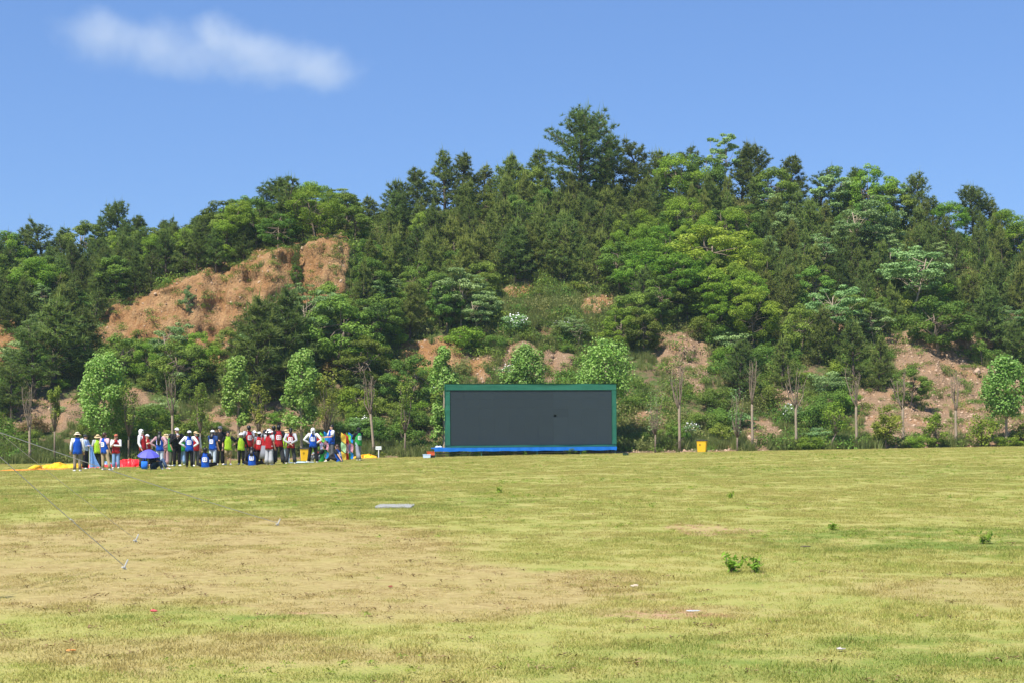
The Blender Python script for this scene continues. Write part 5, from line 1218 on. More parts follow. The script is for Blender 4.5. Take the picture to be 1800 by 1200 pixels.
PEOPLE = [
 dict(px=136, row=828, top=757, facing=200, arms=('down', 'down'), shirt='white', vest='blue', pants='taupe', hat='bucket', hatcol='cream', nod=24, label='person in beige hat, blue bib and taupe trousers looking down, at the far left'),
 dict(px=150, row=824, top=766, facing=80, arms=('fold', 'fold'), shirt='paleblue', pants='black', loose=1.5, hat='cap', hatcol='charcoal', longhair=.2, label='person in pale blue shirt and black cap with folded arms beside the blue bib'),
 dict(px=172, row=823, top=769, facing=190, arms=('hips', 'down'), shirt='lightgrey', vest='lime', pants='black', loose=1.4, hat='bucket', hatcol='straw', label='person in lime bib and straw hat half hidden behind the striding one'),
 dict(px=184, row=826, top=759, facing=150, legs='side', arms=('down', 'down'), shirt='pink', sleeve='short', vest='blue', patch='b', pants='khaki', hair='brown', label='person in pink shirt, blue bib and khaki trousers with legs apart'),
 dict(px=204, row=823, top=764, facing=5, arms=('chin', 'fold'), shirt='white', vest='red', pants='jeans', loose=1.35, hat='cap', hatcol='rust', glasses=True, longhair=.12, hair='brown', label='person in rust cap and sunglasses, red bib and jeans, hand at chin'),
 dict(px=251, row=822, top=752, facing=75, arms=('down', 'down'), shirt='white', vest='red', pants='charcoal', loose=1.6, hat='hood', hatcol='white', shoes='b', lean=6, label='person in white hood with black visor and red bib, beside the umbrella'),
 dict(px=259, row=818, top=762, facing=40, arms=('chest', 'down'), shirt='cream', vest='red', pants='charcoal', hat='cap', hatcol='white', label='person in red bib mostly hidden behind the white hood'),
 dict(px=270, row=824, top=790, facing=60, legs='kneesup', arms=('knee', 'knee'), shirt='black', pants='darkjeans', seat=True, lean=12, label='person sitting under the purple umbrella in black top and dark jeans'),
 dict(px=281, row=820, top=757, facing=170, arms=('hips', 'hips'), shirt='rose', vest='blue', patch='b', pants='palejeans', longhair=.42, label='person with very long black hair, blue bib and pale jeans'),
 dict(px=291, row=818, top=765, facing=190, arms=('down', 'down'), shirt='rose', pants='rose', hat='bucket', hatcol='straw', loose=1.4, label='person in dusty pink clothes and straw hat behind the long hair'),
 dict(px=294, row=817, top=764, facing=120, arms=('down', 'down'), shirt='cream', vest='green', pants='navy', hat='hood', hatcol='cream', label='person in cream scarf and green bib left of the black suit, partly hidden'),
 dict(px=300, row=819, top=763, facing=110, arms=('down', 'down'), shirt='black', sleeve='short', vest='green', pants='camo', label='person in black shirt, green bib and camouflage trousers'),
 dict(px=311, row=819, top=750, facing=25, arms=('mic', 'mic'), shirt='black', jacket=True, collar='white', pants='black', hat='cap', hatcol='white', shoes='w', label='person in black suit and white cap speaking into a microphone'),
 dict(px=320, row=817, top=764, facing=200, arms=('down', 'down'), shirt='lightgrey', vest='green', pants='jeans', loose=1.3, label='person in green bib and jeans hidden behind the black suit'),
 dict(px=333, row=821, top=755, facing=185, arms=('hips', 'hips'), shirt='white', vest='blue', patch='b', pants='black', hat='cap', hatcol='white', tail=.12, shoes='b', label='person in white cap, hands on hips, blue numbered bib and black trousers'),
 dict(px=344, row=819, top=756, facing=40, arms=('hips', 'down'), shirt='white', vest='red', pants='smoke', hat='visor', hatcol='straw', mask=True, label='person in wide straw visor and face mask with red bib'),
 dict(px=361, row=821, top=783, facing=180, legs='cross', arms=('lap', 'lap'), shirt='black', sleeve='short', vest='blue', patch='b', pants='black', seat=True, label='person sitting cross-legged with back turned in blue numbered bib'),
 dict(px=374, row=818, top=754, facing=160, arms=('down', 'forward'), shirt='navy', sleeve='short', vest='blue', patch='b', pants='palejeans', hat='cap', hatcol='white', longhair=.16, label='person in white cap, blue numbered bib and pale jeans beside the grey cap'),
 dict(px=387, row=817, top=747, facing=20, arms=('forward', 'down'), shirt='black', sleeve='short', pants='black', loose=1.35, hat='cap', hatcol='smoke', label='tall person in grey cap and all black clothes'),
 dict(px=401, row=817, top=757, facing=10, arms=('down', 'hips'), shirt='black', sleeve='short', vest='lime', pants='khaki', shorts=True, label='person in lime bib and khaki shorts'),
 dict(px=424, row=816, top=761, facing=0, arms=('back', 'back'), shirt='black', vest='lime', pants='black', hat='visor', hatcol='white', longhair=.1, label='person in lime bib and white visor with black trousers'),
 dict(px=437, row=815, top=746, facing=215, arms=('down', 'hips'), shirt='lightgrey', sleeve='short', vest='red', patch='b', pants='charcoal', label='person in grey shirt and red numbered bib looking left'),
 dict(px=443, row=818, top=781, facing=180, legs='cross', arms=('lap', 'lap'), shirt='black', vest='blue', patch='b', pants='black', seat=True, longhair=.2, label='person sitting in front of the red bibs in blue numbered bib'),
 dict(px=447, row=814, top=755, facing=30, arms=('down', 'down'), shirt='white', vest='red', pants='charcoal', hat='bucket', hatcol='white', label='person in white hat and red bib behind the grey shirt'),
 dict(px=456, row=816, top=757, facing=175, arms=('down', 'chest'), shirt='grey', vest='red', patch='b', pants='black', hat='cap', hatcol='white', label='person in white cap, grey sleeves and red numbered bib'),
 dict(px=466, row=816, top=754, facing=150, arms=('down', 'shade'), shirt='grey', sleeve='short', vest='red', skirt='grey', pants='grey', shoes='b', longhair=.1, label='person in grey dress and red bib shading eyes with one arm'),
 dict(px=473, row=817, top=752, facing=160, arms=('down', 'chest'), shirt='lightgrey', sleeve='short', vest='red', pants='lightgrey', loose=1.7, hat='bucket', hatcol='white', tail=.16, label='person in white hat, red bib and loose light grey trousers'),
 dict(px=481, row=813, top=747, facing=200, arms=('down', 'down'), shirt='black', sleeve='short', vest='red', pants='black', label='person with black hair and red bib half hidden by the tallest one'),
 dict(px=490, row=815, top=742, facing=190, legs='wide', arms=('down', 'down'), shirt='black', sleeve='short', vest='red', patch='b', pants='charcoal', loose=1.5, shoes='b', label='tallest person with black hair, red numbered bib and black trousers'),
 dict(px=503, row=813, top=753, facing=170, arms=('down', 'down'), shirt='white', vest='lime', pants='palejeans', hat='bucket', hatcol='straw', label='person in straw hat and lime bib behind the clasped hands'),
 dict(px=511, row=815, top=751, facing=185, legs='wide', arms=('behind', 'behind'), shirt='lightgrey', vest='red', patch='b', pants='charcoal', loose=1.3, tail=.2, label='person in red numbered bib with hands clasped behind the back'),
 dict(px=550, row=813, top=750, facing=185, legs='wide', arms=('hips', 'hips'), shirt='white', vest='blue', patch='b', pants='black', loose=1.2, hat='hood', hatcol='white', tail=.2, label='person in white hood and blue numbered bib with hands on hips'),
 dict(px=566, row=811, top=780, facing=250, legs='kneesup', arms=('knee', 'knee'), shirt='black', vest='green', patch='b', pants='grey', seat=True, lean=14, label='person sitting in black shirt and green numbered bib beside the flags'),
 dict(px=583, row=808, top=744, facing=-60, arms=('forward', 'forward'), shirt='white', sleeve='short', vest='blue', pants='smoke', loose=1.3, label='person in white shirt and blue bib holding both arms forward'),
 dict(px=596, row=811, top=783, facing=245, legs='recline', arms=('knee', 'back'), shirt='black', sleeve='short', vest='blue', patch='b', pants='black', hair='brown', seat=True, longhair=.12, lean=-14, label='person with brown hair reclining on the grass in blue numbered bib'),
 dict(px=630, row=809, top=749, facing=215, legs='stride', arms=('chest', 'chest'), shirt='black', vest='green', patch='b', pants='grey', loose=1.7, hat='hood', hatcol='black', label='person in black hood, green numbered bib and grey trousers near the sign')]
FIG = [person(**d) for d in PEOPLE]

# --- things they hold
def held(i, side): t, U, Hd, A, s = FIG[i]; return Matrix.Translation(t.location) @ Matrix.Rotation(t.rotation_euler.z, 4, 'Z') @ (A[side][3] * s)
def visor_on(i):
    t, U, Hd, A, s = FIG[i]; g = Geo(); g.loft([Hd((0, -.06, .17)), Hd((0, -.17, .175)), Hd((0, -.26, .16))], [(.12, .01), (.125, .01), (.08, .006)], 12, ref=(1, 0, 0)); g.build('visor', cloth('black', CL['black']), t, True)
visor_on(5)
m = held(12, 1); e = empty('microphone', m, R(25)); g = Geo(); g.loft([(0, 0, -.10), (0, -.01, .06)], [.012, .017], 8); g.build('handle', M_SHOE_B, e); g = Geo(); g.ball((0, -.012, .085), .028, 10, 6); g.build('grille', M_STEEL, e)
tag(e, 'black microphone held by the person in the black suit', 'microphone')

def umbrella():
    p = on_lawn(270, 824); k = F / p.y; z = CAMZ + (HOR - 800) / k; t = empty('umbrella', (p.x - .05, p.y - .62, z), 0); t.rotation_euler = (R(10), R(3), 0); n = 8; ra = 0.47; hh = 0.27
    for j in range(n):
        g = Geo(); a0, a1 = 2 * math.pi * j / n, 2 * math.pi * (j + 1) / n; K = 5; vs = []
        for i in range(K + 1):
            f = i / K; zz = hh * (1 - f ** 1.8)
            for q in (0, .5, 1):
                a = a0 + (a1 - a0) * q; rr = ra * f * (1 - .06 * (q == .5) * f) ; vs.append((math.cos(a) * rr, math.sin(a) * rr, zz - (.012 * f if q == .5 else 0)))
        g.add(vs, [(i * 3 + c, (i + 1) * 3 + c, (i + 1) * 3 + c + 1, i * 3 + c + 1) for i in range(K) for c in (0, 1)]); g.build('canopy_panel', plain('umbrella_purple', (.10, .10, .52), .5, .35), t)
        g = Geo(); g.loft([(math.cos(a0) * ra * .98, math.sin(a0) * ra * .98, -.006), (math.cos(a0) * ra * .5, math.sin(a0) * ra * .5, hh * .68), (0, 0, hh * .96)], [.004] * 3, 5); g.build('rib', M_STEEL, t)
    g = Geo(); g.loft([(0, 0, hh + .04), (0, 0, -.42)], [.006, .008], 6); g.build('shaft', M_STEEL, t)
    g = Geo(); g.loft([(0, 0, -.42), (0, 0, -.52)], [.014, .014], 8); g.build('handle', M_SHOE_B, t)
    tag(t, 'purple umbrella held low over the sitting person', 'umbrella')
umbrella()

# ------------------------------------------------------------------ small things around the group
def on_ground(px, row, dy=0.0): p = on_lawn(px, row); p.y += dy; p.x = (px - 900) / F * p.y; p.z = float(zfield(p.x, p.y)); return p

def bag():
    p = on_ground(254, 824); e = empty('tote_bag', p, R(10)); g = Geo(); g.loft([(0, 0, .01), (0, 0, .15), (0, 0, .34)], [(.13, .06), (.14, .065), (.13, .04)], 12, ref=(1, 0, 0)); g.build('pouch', cloth('bag_blue', (.02, .16, .70)), e, True)
    for y in (-.035, .035):
        g = Geo(); g.loft([(-.06, y, .33), (-.05, y, .45), (.05, y, .45), (.06, y, .33)], [.008] * 4, 5); g.build('strap', cloth('bag_blue', (.02, .16, .70)), e)
    tag(e, 'blue tote bag on the grass beside the umbrella', 'bag')
bag()

def fabric(name, px0, px1, row, h, depth, col, label, seed, rough=0.4):
    a = on_ground(px0, row); b = on_ground(px1, row); c = (a + b) / 2; w = (b - a).length; nx, ny = 56, 26; V = []
    r = np.random.default_rng(seed)
    gx, gy = np.meshgrid(np.linspace(-1, 1, nx), np.linspace(-1, 1, ny))
    e = np.clip(1 - np.abs(gx) ** 3, 0, 1) * np.clip(1 - np.abs(gy) ** 2.5, 0, 1)
    n1 = fbm(gx * w * 1.1, gy * 1.6, seed=seed, octv=3); rid = 1 - np.abs(fbm(gx * w * 1.9, gy * 2.4, seed=seed + 5, octv=3))
    z = h * e ** .6 * np.clip(.45 + .45 * n1 + .35 * rid, .05, 1.5)
    ox = .10 * fbm(gx * 3, gy * 3, seed=seed + 9); oy = .12 * fbm(gx * 5, gy * 2, seed=seed + 11)
    X = gx * w / 2 * (1 + .08 * oy) + ox; Y = gy * depth / 2 * (1 + .35 * np.asarray(fbm(gx * 4, 0 * gy, seed=seed + 3))) + oy
    V = np.stack([X, Y, np.maximum(z, .004)], -1).reshape(-1, 3)
    i, j = np.meshgrid(np.arange(nx - 1), np.arange(ny - 1)); q = (j * nx + i).ravel()
    o = obj(name, mesh_np(name, V, np.stack([q, q + 1, q + nx + 1, q + nx], 1), [plain('fabric_%d' % seed, col, rough, .45, .08, 3)], True), None, c + Vector((0, 0, .01)))
    o.rotation_euler = (0, math.atan2(-(b.z - a.z), w) if w else 0, 0); tag(o, label, 'fabric')
fabric('fabric_heap', 78, 132, 822, .22, 1.5, (.84, .46, .01), 'crumpled yellow fabric lying on the grass at the far left', 601)
fabric('fabric_sheet', 48, 92, 825.5, .06, 1.0, (.80, .27, .02), 'flat orange fabric strip left of the yellow fabric', 602)
fabric('fabric_heap', 206, 243, 820, .34, 1.5, (.78, .03, .035), 'crumpled red fabric heap between the rust cap and the white hood', 603)
fabric('fabric_heap', 142, 194, 821, .16, 1.2, (.75, .05, .04), 'low red fabric behind the people at the far left', 604)
fabric('fabric_sheet', 180, 193, 818.5, .26, .8, (.42, .62, .86), 'pale blue fabric behind the striding person', 605)
fabric('fabric_sheet', 514, 545, 812.5, .05, 1.4, (.52, .68, .82), 'pale blue plastic sheet flat on the grass by the left yellow bin', 606)
fabric('fabric_heap', 628, 655, 804.5, .20, 1.0, (.90, .45, .01), 'orange yellow fabric behind the grey trousers near the sign', 607)

def cloth_banner():
    p = on_ground(157.5, 824); e = empty('banner', p, R(8)); g = Geo(); g.loft([(0, 0, -.15), (0, 0, 1.0)], [.014, .012], 8); g.build('pole', plain('white_pole', (.72, .74, .76), .4), e)
    bm = bmesh.new(); n, m_ = 12, 10; vs = []
    for i in range(n + 1):
        f = i / n; row = []
        for j in range(m_ + 1):
            u = j / m_; row.append(bm.verts.new((.016 + u * (.10 + .34 * f ** 1.5), .03 * math.sin(u * 9 + f * 3) * (.3 + f), .98 - f * .90 * (1 - .03 * u))))
        vs.append(row)
    for i in range(n):
        for j in range(m_): bm.faces.new((vs[i][j], vs[i + 1][j], vs[i + 1][j + 1], vs[i][j + 1]))
    bmesh.ops.solidify(bm, geom=bm.faces[:], thickness=.004); me = bpy.data.meshes.new('cloth'); bm.to_mesh(me); bm.free(); me.materials.append(cloth('banner_blue', (.26, .48, .86))); obj('cloth', me, e)
    tag(e, 'pale blue cloth hanging from a white pole next to the folded arms', 'banner')
cloth_banner()

def flag_pole(px, row, top, cols, label, lean=0.0, dep=0.0):
    p = on_ground(px, row, dep); H = CAMZ + (HOR - top) / F * p.y - p.z; e = empty('flag_pole', p, R(random.uniform(-25, 5)))
    g = Geo(); g.loft([(0, 0, -.15), (lean * .5, 0, H * .5), (lean, 0, H)], [.016, .014, .010], 7); g.build('pole', M_SHOE_B, e)
    zs = np.linspace(H * .86, .48, len(cols)) if len(cols) > 1 else [H * .8]
    for z, c in zip(zs, cols):
        if c is None: continue
        bm = bmesh.new(); n = 7; vs = []; fh, fw = .44, .27
        for i in range(n + 1):
            f = i / n; x0 = lean * z / H
            vs.append([bm.verts.new((x0 + .014 + u * fw, .035 * math.sin(f * 5 + u * 4 + px), z - f * fh - u * .16)) for u in (0, .35, .7, 1)])
        for i in range(n):
            for j in range(3): bm.faces.new((vs[i][j], vs[i + 1][j], vs[i + 1][j + 1], vs[i][j + 1]))
        bmesh.ops.solidify(bm, geom=bm.faces[:], thickness=.004); me = bpy.data.meshes.new('flag'); bm.to_mesh(me); bm.free()
        me.materials.append(cloth('flag_%02d%02d%02d' % tuple(int(q * 99) for q in c), c)); obj('flag', me, e)
    tag(e, label, 'flag', 'poles with coloured flags')
RED, GRN, BLU, PNK, LIL, YEL, PGR = (.60, .05, .04), (.22, .72, .10), (.02, .30, .75), (.70, .36, .45), (.52, .52, .80), (.78, .58, .08), (.50, .78, .46)
flag_pole(541, 809, 749, (None, None, None), 'bare black flag pole left of the white hood with hands on hips')
flag_pole(556, 807, 752, (RED, None, RED), 'black pole with red flags right of the white hood', dep=.5)
flag_pole(562, 806, 751, (GRN, LIL, None), 'black pole with green and lilac flags', dep=.9)
flag_pole(569, 806, 749, (BLU, PNK, BLU), 'black pole with blue and pink flags left of the outstretched arms', dep=1.1)
flag_pole(599, 808, 751, (YEL, PGR, YEL), 'black pole with yellow and pale green flags by the reclining person', dep=.2)
flag_pole(604, 808, 753, (RED, PNK, RED), 'black pole with red and pink flags by the reclining person', dep=.5)
flag_pole(608, 808, 752, (GRN, LIL, GRN), 'black pole with green and lilac flags left of the black hood', dep=.8)
flag_pole(612, 807, 751, (BLU, PNK, BLU), 'black pole with blue and pink flags left of the black hood', dep=1.2)

def yellow_bin(px, y, label, rz):
    x = (px - 900) / F * y; z = float(zfield(x, min(y, 79))) if y < 78.9 else float(zhill(px, y)); e = empty('waste_bin', (x, y, z - .02), R(rz))
    m_ = plain('bin_yellow', (.72, .42, .012), .5, .4, .08); g = Geo(); q = math.pi / 4
    def ring(w, d, zz): return [(w * a, d * b, zz) for a, b in ((-1, -.85), (-.85, -1), (.85, -1), (1, -.85), (1, .85), (.85, 1), (-.85, 1), (-1, .85))]
    vs = ring(.22, .22, 0) + ring(.23, .23, .04) + ring(.27, .26, .60) + ring(.285, .275, .605) + ring(.285, .275, .64)
    fs = [tuple(range(8))[::-1]] + [(i * 8 + j, i * 8 + (j + 1) % 8, (i + 1) * 8 + (j + 1) % 8, (i + 1) * 8 + j) for i in range(4) for j in range(8)] + [tuple(range(32, 40))]
    g.add(vs, fs); g.build('bin_body', m_, e)
    lid = Geo(); v2 = ring(.30, .29, .642) + ring(.30, .29, .67) + ring(.25, .24, .70); lid.add(v2, [tuple(range(8))[::-1]] + [(i * 8 + j, i * 8 + (j + 1) % 8, (i + 1) * 8 + (j + 1) % 8, (i + 1) * 8 + j) for i in range(2) for j in range(8)] + [tuple(range(16, 24))])
    lo = lid.build('lid', plain('bin_lid', (.035, .033, .03), .5), e)
    g = Geo(); g.loft([(.2, .30, .62), (.2, .36, .63), (-.2, .36, .63), (-.2, .30, .62)], [.012] * 4, 6); g.build('handle', m_, e)
    for sx in (-1, 1):
        g = Geo(); g.loft([(sx * .20, .20, .07), (sx * .25, .20, .07)], [.07, .07], 12); g.build('wheel', M_SHOE_B, e)
    g = Geo()
    for k in range(12):
        a = 2 * math.pi * k / 12; b = 2 * math.pi * (k + .8) / 12
        g.add([(math.cos(a) * .05 - .09, -.266, .42 + math.sin(a) * .05), (math.cos(b) * .05 - .09, -.266, .42 + math.sin(b) * .05), (math.cos(b) * .028 - .09, -.266, .42 + math.sin(b) * .028), (math.cos(a) * .028 - .09, -.266, .42 + math.sin(a) * .028)], [(0, 1, 2, 3)])
    g.build('emblem', plain('emblem_dark', (.10, .06, .01), .6), e)
    tag(e, label, 'bin', 'yellow waste bins')
yellow_bin(537, 73.2, 'yellow waste bin behind the white hood with hands on hips', 8)
yellow_bin(1234, 78.7, 'yellow waste bin with dark lid alone at the field edge right of the screen', -14)

def sign():
    p = on_ground(665.5, 803.5); e = empty('sign', p, R(-6)); H = CAMZ + (HOR - 786.5) / F * p.y - p.z
    g = Geo(); g.box((0, 0, H / 2 - .1), (.05, .03, H + .1)); g.build('post', plain('sign_post', (.60, .62, .62), .5), e)
    g = Geo(); g.box((0, -.022, H), (.32, .014, .18)); b = g.build('board', plain('sign_white', (.74, .78, .77), .5), e)
    g = Geo(); dk = plain('sign_print', (.05, .16, .13), .6)
    for k in range(4):
        x = -.105 + k * .07
        for dx, dz_, w, h in ((0, .03, .045, .010), (0, 0, .045, .010), (0, -.032, .045, .010), (0, 0, .010, .075), (-.018, -.015, .008, .04), (.018, .012, .008, .04)):
            g.add([(x + dx + a * w / 2, -.0305, H + dz_ + c * h / 2) for a, c in ((-1, -1), (1, -1), (1, 1), (-1, 1))], [(0, 1, 2, 3)])
    g.build('lettering', dk, b)
    tag(e, 'small white sign with dark lettering on a short post by the leaning bare tree', 'sign')
sign()

def crate(px, row, d, col, label, name='storage_box', rz=0, dep=0.0):
    p = on_ground(px, row, dep); e = empty(name, p, R(rz)); m_ = plain('box_%02d%02d%02d' % tuple(int(q * 99) for q in col), col, .4, .4)
    bm = bmesh.new(); bmesh.ops.create_cube(bm, size=1.0)
    for v in bm.verts: k = .9 if v.co.z < 0 else 1.0; v.co = Vector((v.co.x * d[0] * k, v.co.y * d[1] * k, (v.co.z + .5) * d[2] * .84))
    bmesh.ops.bevel(bm, geom=bm.edges[:], offset=.012, segments=2, affect='EDGES'); me = bpy.data.meshes.new('box_body'); bm.to_mesh(me); bm.free(); me.materials.append(m_); obj('box_body', me, e)
    bm = bmesh.new(); bmesh.ops.create_cube(bm, size=1.0)
    for v in bm.verts: v.co = Vector((v.co.x * d[0] * 1.06, v.co.y * d[1] * 1.06, d[2] * (.93 + v.co.z * .14)))
    bmesh.ops.bevel(bm, geom=bm.edges[:], offset=.010, segments=2, affect='EDGES'); me = bpy.data.meshes.new('lid'); bm.to_mesh(me); bm.free(); me.materials.append(m_); obj('lid', me, e)
    tag(e, label, 'box')
crate(750.5, 804.2, (.42, .3, .20), (.52, .66, .82), 'pale blue plastic box on the grass left of the stage')
crate(758, 803, (.44, .3, .30), (.70, .12, .04), 'orange red plastic box behind the pale blue one by the stage', rz=12, dep=.8)
crate(760.5, 804, (.22, .22, .14), (.02, .02, .025), 'small black box at the left leg of the stage', rz=20, dep=.15)
crate(1100, 799.5, (.30, .25, .12), (.03, .06, .04), 'small dark green box on the ground right of the stage', rz=-10)
def stage_sheet():
    a = ray(771, 786.7, 77.9); bm = bmesh.new(); bmesh.ops.create_icosphere(bm, subdivisions=3, radius=.5)
    for v in bm.verts: v.co = Vector((v.co.x * .42, v.co.y * .3, (v.co.z + .5) * .10 * (1 + .4 * float(fbm(v.co.x * 4, v.co.y * 4, seed=3)))))
    me = bpy.data.meshes.new('folded_sheet'); bm.to_mesh(me); bm.free(); me.materials.append(cloth('sheet_pale', (.55, .68, .82))); o = obj('folded_sheet', me, None, a + Vector((0, 0, .003))); tag(o, 'pale folded sheet lying on the left end of the stage', 'sheet')
stage_sheet()

# ------------------------------------------------------------------ guy ropes, stakes and their pole
M_ROPE = plain('rope_white', (.46, .47, .46), .7, .2, .1, 30)
POLE = Vector((-6.3, 12.4, float(zfield(-6.3, 12.4))))
g = Geo(); e = empty('tent_pole', POLE); g.loft([(0, 0, -.3), (0, 0, 3.35)], [.03, .025], 10); g.build('shaft', M_STEEL, e); g = Geo(); g.ball((0, 0, 3.37), .045, 10, 6); g.build('cap', M_SHOE_B, e)
tag(e, 'steel tent pole outside the left edge holding the guy ropes', 'pole')
def rope(z, px, row, rad, label, slab):
    b = on_lawn(px, row); a = POLE + Vector((0, 0, z)); b = b + Vector((0, 0, .05))
    n = 26; pts = [a.lerp(b, i / n) - Vector((0, 0, .05 * math.sin(math.pi * i / n))) for i in range(n + 1)]
    g = Geo(); g.loft(pts, [rad] * (n + 1), 6); o = g.build('guy_rope', M_ROPE); tag(o, label, 'rope', 'guy ropes')
    e = empty('ground_stake', b - Vector((0, 0, .05))); e.rotation_euler = (R(random.uniform(-8, 8)), R(24), 0)
    g = Geo(); g.loft([(0, 0, -.18), (0, 0, .13)], [.007, .009], 8); g.build('pin', plain('stake_white', (.50, .52, .53), .5), e)
    g = Geo(); g.loft([(-.03, 0, .015), (.0, .02, .03), (.03, 0, .015), (0, -.02, .03), (-.03, 0, .015)], [.009] * 5, 6); g.build('knot', M_ROPE, e)
    tag(e, slab, 'stake', 'ground stakes of the guy ropes')
    return a, b
rope(2.27, 487, 923, .0045, 'guy rope running down to the farthest stake', 'white stake at the end of the longest guy rope')
a2, b2 = rope(3.13, 217, 1000, .0045, 'guy rope with a white tightener ending nearest the camera', 'white stake on the dry patch nearest the camera')
rope(3.15, 237, 952, .0025, 'thin faint guy rope between the two thicker ones', 'white stake on the dry patch behind the near one')
f = 0.80
c = a2.lerp(b2, f) - Vector((0, 0, .05 * math.sin(math.pi * f))); e = empty('rope_tightener', c); d = (b2 - a2).normalized(); e.rotation_euler = d.to_track_quat('X', 'Z').to_euler()
g = Geo(); g.loft([(-.05, 0, 0), (0, 0, .008), (.05, 0, 0)], [(.012, .006)] * 3, 8); g.build('slider', plain('slider_white', (.7, .72, .74), .4), e); tag(e, 'small white tightener on the near guy rope', 'tightener')

# ------------------------------------------------------------------ small things on the grass
def slab():
    a = on_lawn(664, 889); b = on_lawn(724, 889); w = (b - a).length; bm = bmesh.new(); bmesh.ops.create_grid(bm, x_segments=14, y_segments=12, size=.5)
    ex = bmesh.ops.extrude_face_region(bm, geom=bm.faces[:]); 
    for v in [q for q in ex['geom'] if isinstance(q, bmesh.types.BMVert)]: v.co.z += .03
    for v in bm.verts:
        k = 1 + .10 * float(fbm(v.co.x * 3, v.co.y * 3, seed=12)); v.co = Vector((v.co.x * w * k, v.co.y * 1.25 * k, v.co.z + .006 * float(fbm(v.co.x * 9, v.co.y * 9, seed=2))))
    bmesh.ops.recalc_face_normals(bm, faces=bm.faces[:]); me = bpy.data.meshes.new('concrete_slab'); bm.to_mesh(me); bm.free(); me.materials.append(plain('concrete', (.30, .30, .28), .85, .2, .2, 4, bump=.3))
    p = (a + b) / 2; o = obj('concrete_slab', me, None, p + Vector((0, 0, -.006))); tag(o, 'pale grey concrete slab flush in the grass left of the centre', 'slab')
slab()
def sprig(px, row, h, label, seed, n=70, mat=L_BRIGHT):
    p = on_lawn(px, row); r = np.random.default_rng(seed); t = empty('weed_plant', p); g = Geo(); C, N = [], []
    for i in range(6):
        a = r.uniform(0, 6.28); e_ = np.array([math.cos(a) * h * r.uniform(.2, .8), math.sin(a) * h * .5, h * r.uniform(.6, 1)]); limb_geo(g, (0, 0, -.02), e_, .006, .003, r, .1, 4, 4)
        for k in range(n // 6): f = r.uniform(.25, 1.05); C.append(e_ * f + r.normal(0, .025, 3)); N.append(unit(r.normal(0, .6, 3) + np.array([0, 0, .8])))
    V, Fc, ti = leaves(np.array(C), np.array(N), .075, r, r.uniform(0, 1, len(C)), .4); g.build('stem', M_BARK, t); obj('foliage', mesh_np('foliage', V, Fc, [mat], tint=ti), t); tag(t, label, 'plant')
sprig(1290, 1006, .22, 'larger dark green weed in the field right of centre', 701, 130); sprig(1325, 1006, .16, 'smaller dark green weed beside the larger one', 702, 70)
sprig(1467, 931, .10, 'low dark green tuft in the field on the right', 703, 90); sprig(1284, 875, .12, 'small dark weed far out in the field', 704); sprig(878, 866, .12, 'small dark weed in the field below the screen', 705); sprig(1728, 955, .14, 'small weed near the right edge of the field', 706)
def litter(px, row, d, col, label, seed):
    p = on_lawn(px, row); bm = bmesh.new(); bmesh.ops.create_icosphere(bm, subdivisions=2, radius=.5)
    for v in bm.verts: k = 1 + .5 * float(fbm(v.co.x * 3, v.co.y * 3, v.co.z * 3, seed=seed)); v.co = Vector((v.co.x * d[0] * k * .7, v.co.y * d[1] * k * .7, (v.co.z + .45) * d[2] * k * .6))
    me = bpy.data.meshes.new('litter_scrap'); bm.to_mesh(me); bm.free(); me.materials.append(plain('litter_%d' % seed, col, .6)); o = obj('litter_scrap', me, None, p + Vector((0, 0, .012))); tag(o, label, 'litter')
litter(271, 1077, (.09, .05, .04), (.55, .10, .10), 'small red crumpled scrap on the grass lower left', 801); litter(1115, 1032, (.12, .10, .035), (.45, .37, .27), 'pale flat stone chip in the field right of centre', 802)
litter(1215, 1076, (.18, .03, .02), (.38, .41, .42), 'thin pale grey scrap in the grass right of centre', 803); litter(687, 1033, (.07, .06, .03), (.25, .07, .04), 'dark red leaf scrap on the dry patch', 804)
litter(124, 1146, (.10, .06, .02), (.72, .30, .08), 'small orange scrap near the lower left corner', 806); litter(1414, 962, (.22, .05, .03), (.10, .07, .05), 'dark stick lying in the field on the right', 807)
litter(1477, 1144, (.09, .07, .03), (.42, .38, .34), 'pale grey stone chip lower right', 809)

# ------------------------------------------------------------------ thin summer haze
def haze():
    bm = bmesh.new(); bmesh.ops.create_cube(bm, size=1.0)
    for v in bm.verts: v.co = Vector((v.co.x * 5200, v.co.y * 5200, -2.4 + (v.co.z + .5) * 46.0))
    me = bpy.data.meshes.new('haze'); bm.to_mesh(me); bm.free()
    m_ = bpy.data.materials.new('haze_air'); m_.use_nodes = True; nt = m_.node_tree; nt.nodes.clear()
    out = nt.nodes.new('ShaderNodeOutputMaterial'); pv = nt.nodes.new('ShaderNodeVolumePrincipled')
    pv.inputs['Color'].default_value = (0.55, 0.75, 1.0, 1); pv.inputs['Density'].default_value = 0.00021; pv.inputs['Anisotropy'].default_value = 0.0
    nt.links.new(pv.outputs[0], out.inputs['Volume']); me.materials.append(m_)
    tag(obj('haze', me), kind='stuff')
haze()

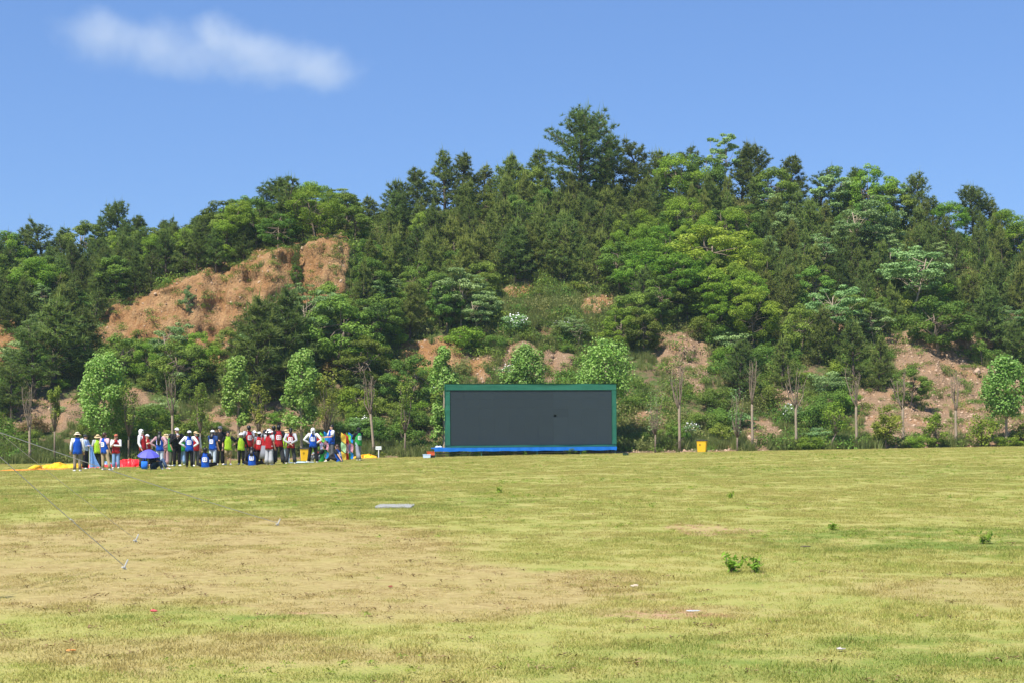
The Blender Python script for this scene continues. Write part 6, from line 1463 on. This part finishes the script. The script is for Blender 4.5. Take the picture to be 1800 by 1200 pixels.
# ------------------------------------------------------------------ the one cloud
def cloud():
    Y = 1500.0; c = ray(368, 92, Y); o_me = bpy.data.meshes.new('cloud'); bm = bmesh.new(); bmesh.ops.create_cube(bm, size=2.0)
    bm.to_mesh(o_me); bm.free(); o = obj('cloud', o_me, None, c); o.scale = (178, 60, 58); o.rotation_euler = (0, R(3), 0)
    m_ = bpy.data.materials.new('cloud_vapour'); m_.use_nodes = True; nt = m_.node_tree; nt.nodes.clear()
    t = NT('tmp'); bpy.data.materials.remove(t.mat); t.mat = m_; t.t = nt; t.n = nt.nodes; t.l = nt.links
    out = t.new('ShaderNodeOutputMaterial'); tc = t.new('ShaderNodeTexCoord').outputs['Object']
    w = t.vmath('MULTIPLY', tc, (3.2, 1.2, 1.0)); wob = t.vmath('MULTIPLY', t.vmath('SUBTRACT', t.noise(w, 1.5, 6, .62, out='Color'), (.5, .5, .5)), (.40, .5, .95)); q = t.vmath('ADD', tc, wob)
    def lobe(cx, cz, rx, rz_, a=1.0):
        d = t.vmath('LENGTH', t.vmath('MULTIPLY', t.vmath('SUBTRACT', q, (cx, 0, cz)), (1 / rx, 1 / .85, 1 / rz_))); return t.math('MULTIPLY', t.step(1.08, .0, d), a)
    dens = lobe(-.62, .20, .34, .50, .8)
    for L_ in ((-.36, .12, .36, .50, .75), (.04, .28, .24, .50, 1.0), (.28, .02, .40, .50, .95), (.62, -.20, .34, .46, .85), (-.10, -.12, .80, .42, .55), (.45, -.35, .50, .28, .45)): dens = t.math('MAXIMUM', dens, lobe(*L_))
    dens = t.math('MULTIPLY', dens, t.math('ADD', .58, t.math('MULTIPLY', t.step(.25, .78, t.noise(w, 2.4, 6, .65, .4)), .5)))
    pv = t.new('ShaderNodeVolumePrincipled'); pv.inputs['Color'].default_value = (1, 1, 1, 1); pv.inputs['Anisotropy'].default_value = 0.0
    t.l.new(t.math('MULTIPLY', dens, 0.0098), pv.inputs['Density']); t.l.new(pv.outputs[0], out.inputs['Volume']); o_me.materials.append(m_)
    tag(o, 'single soft white cloud in the blue sky, upper left', 'cloud', kind='stuff')
cloud()
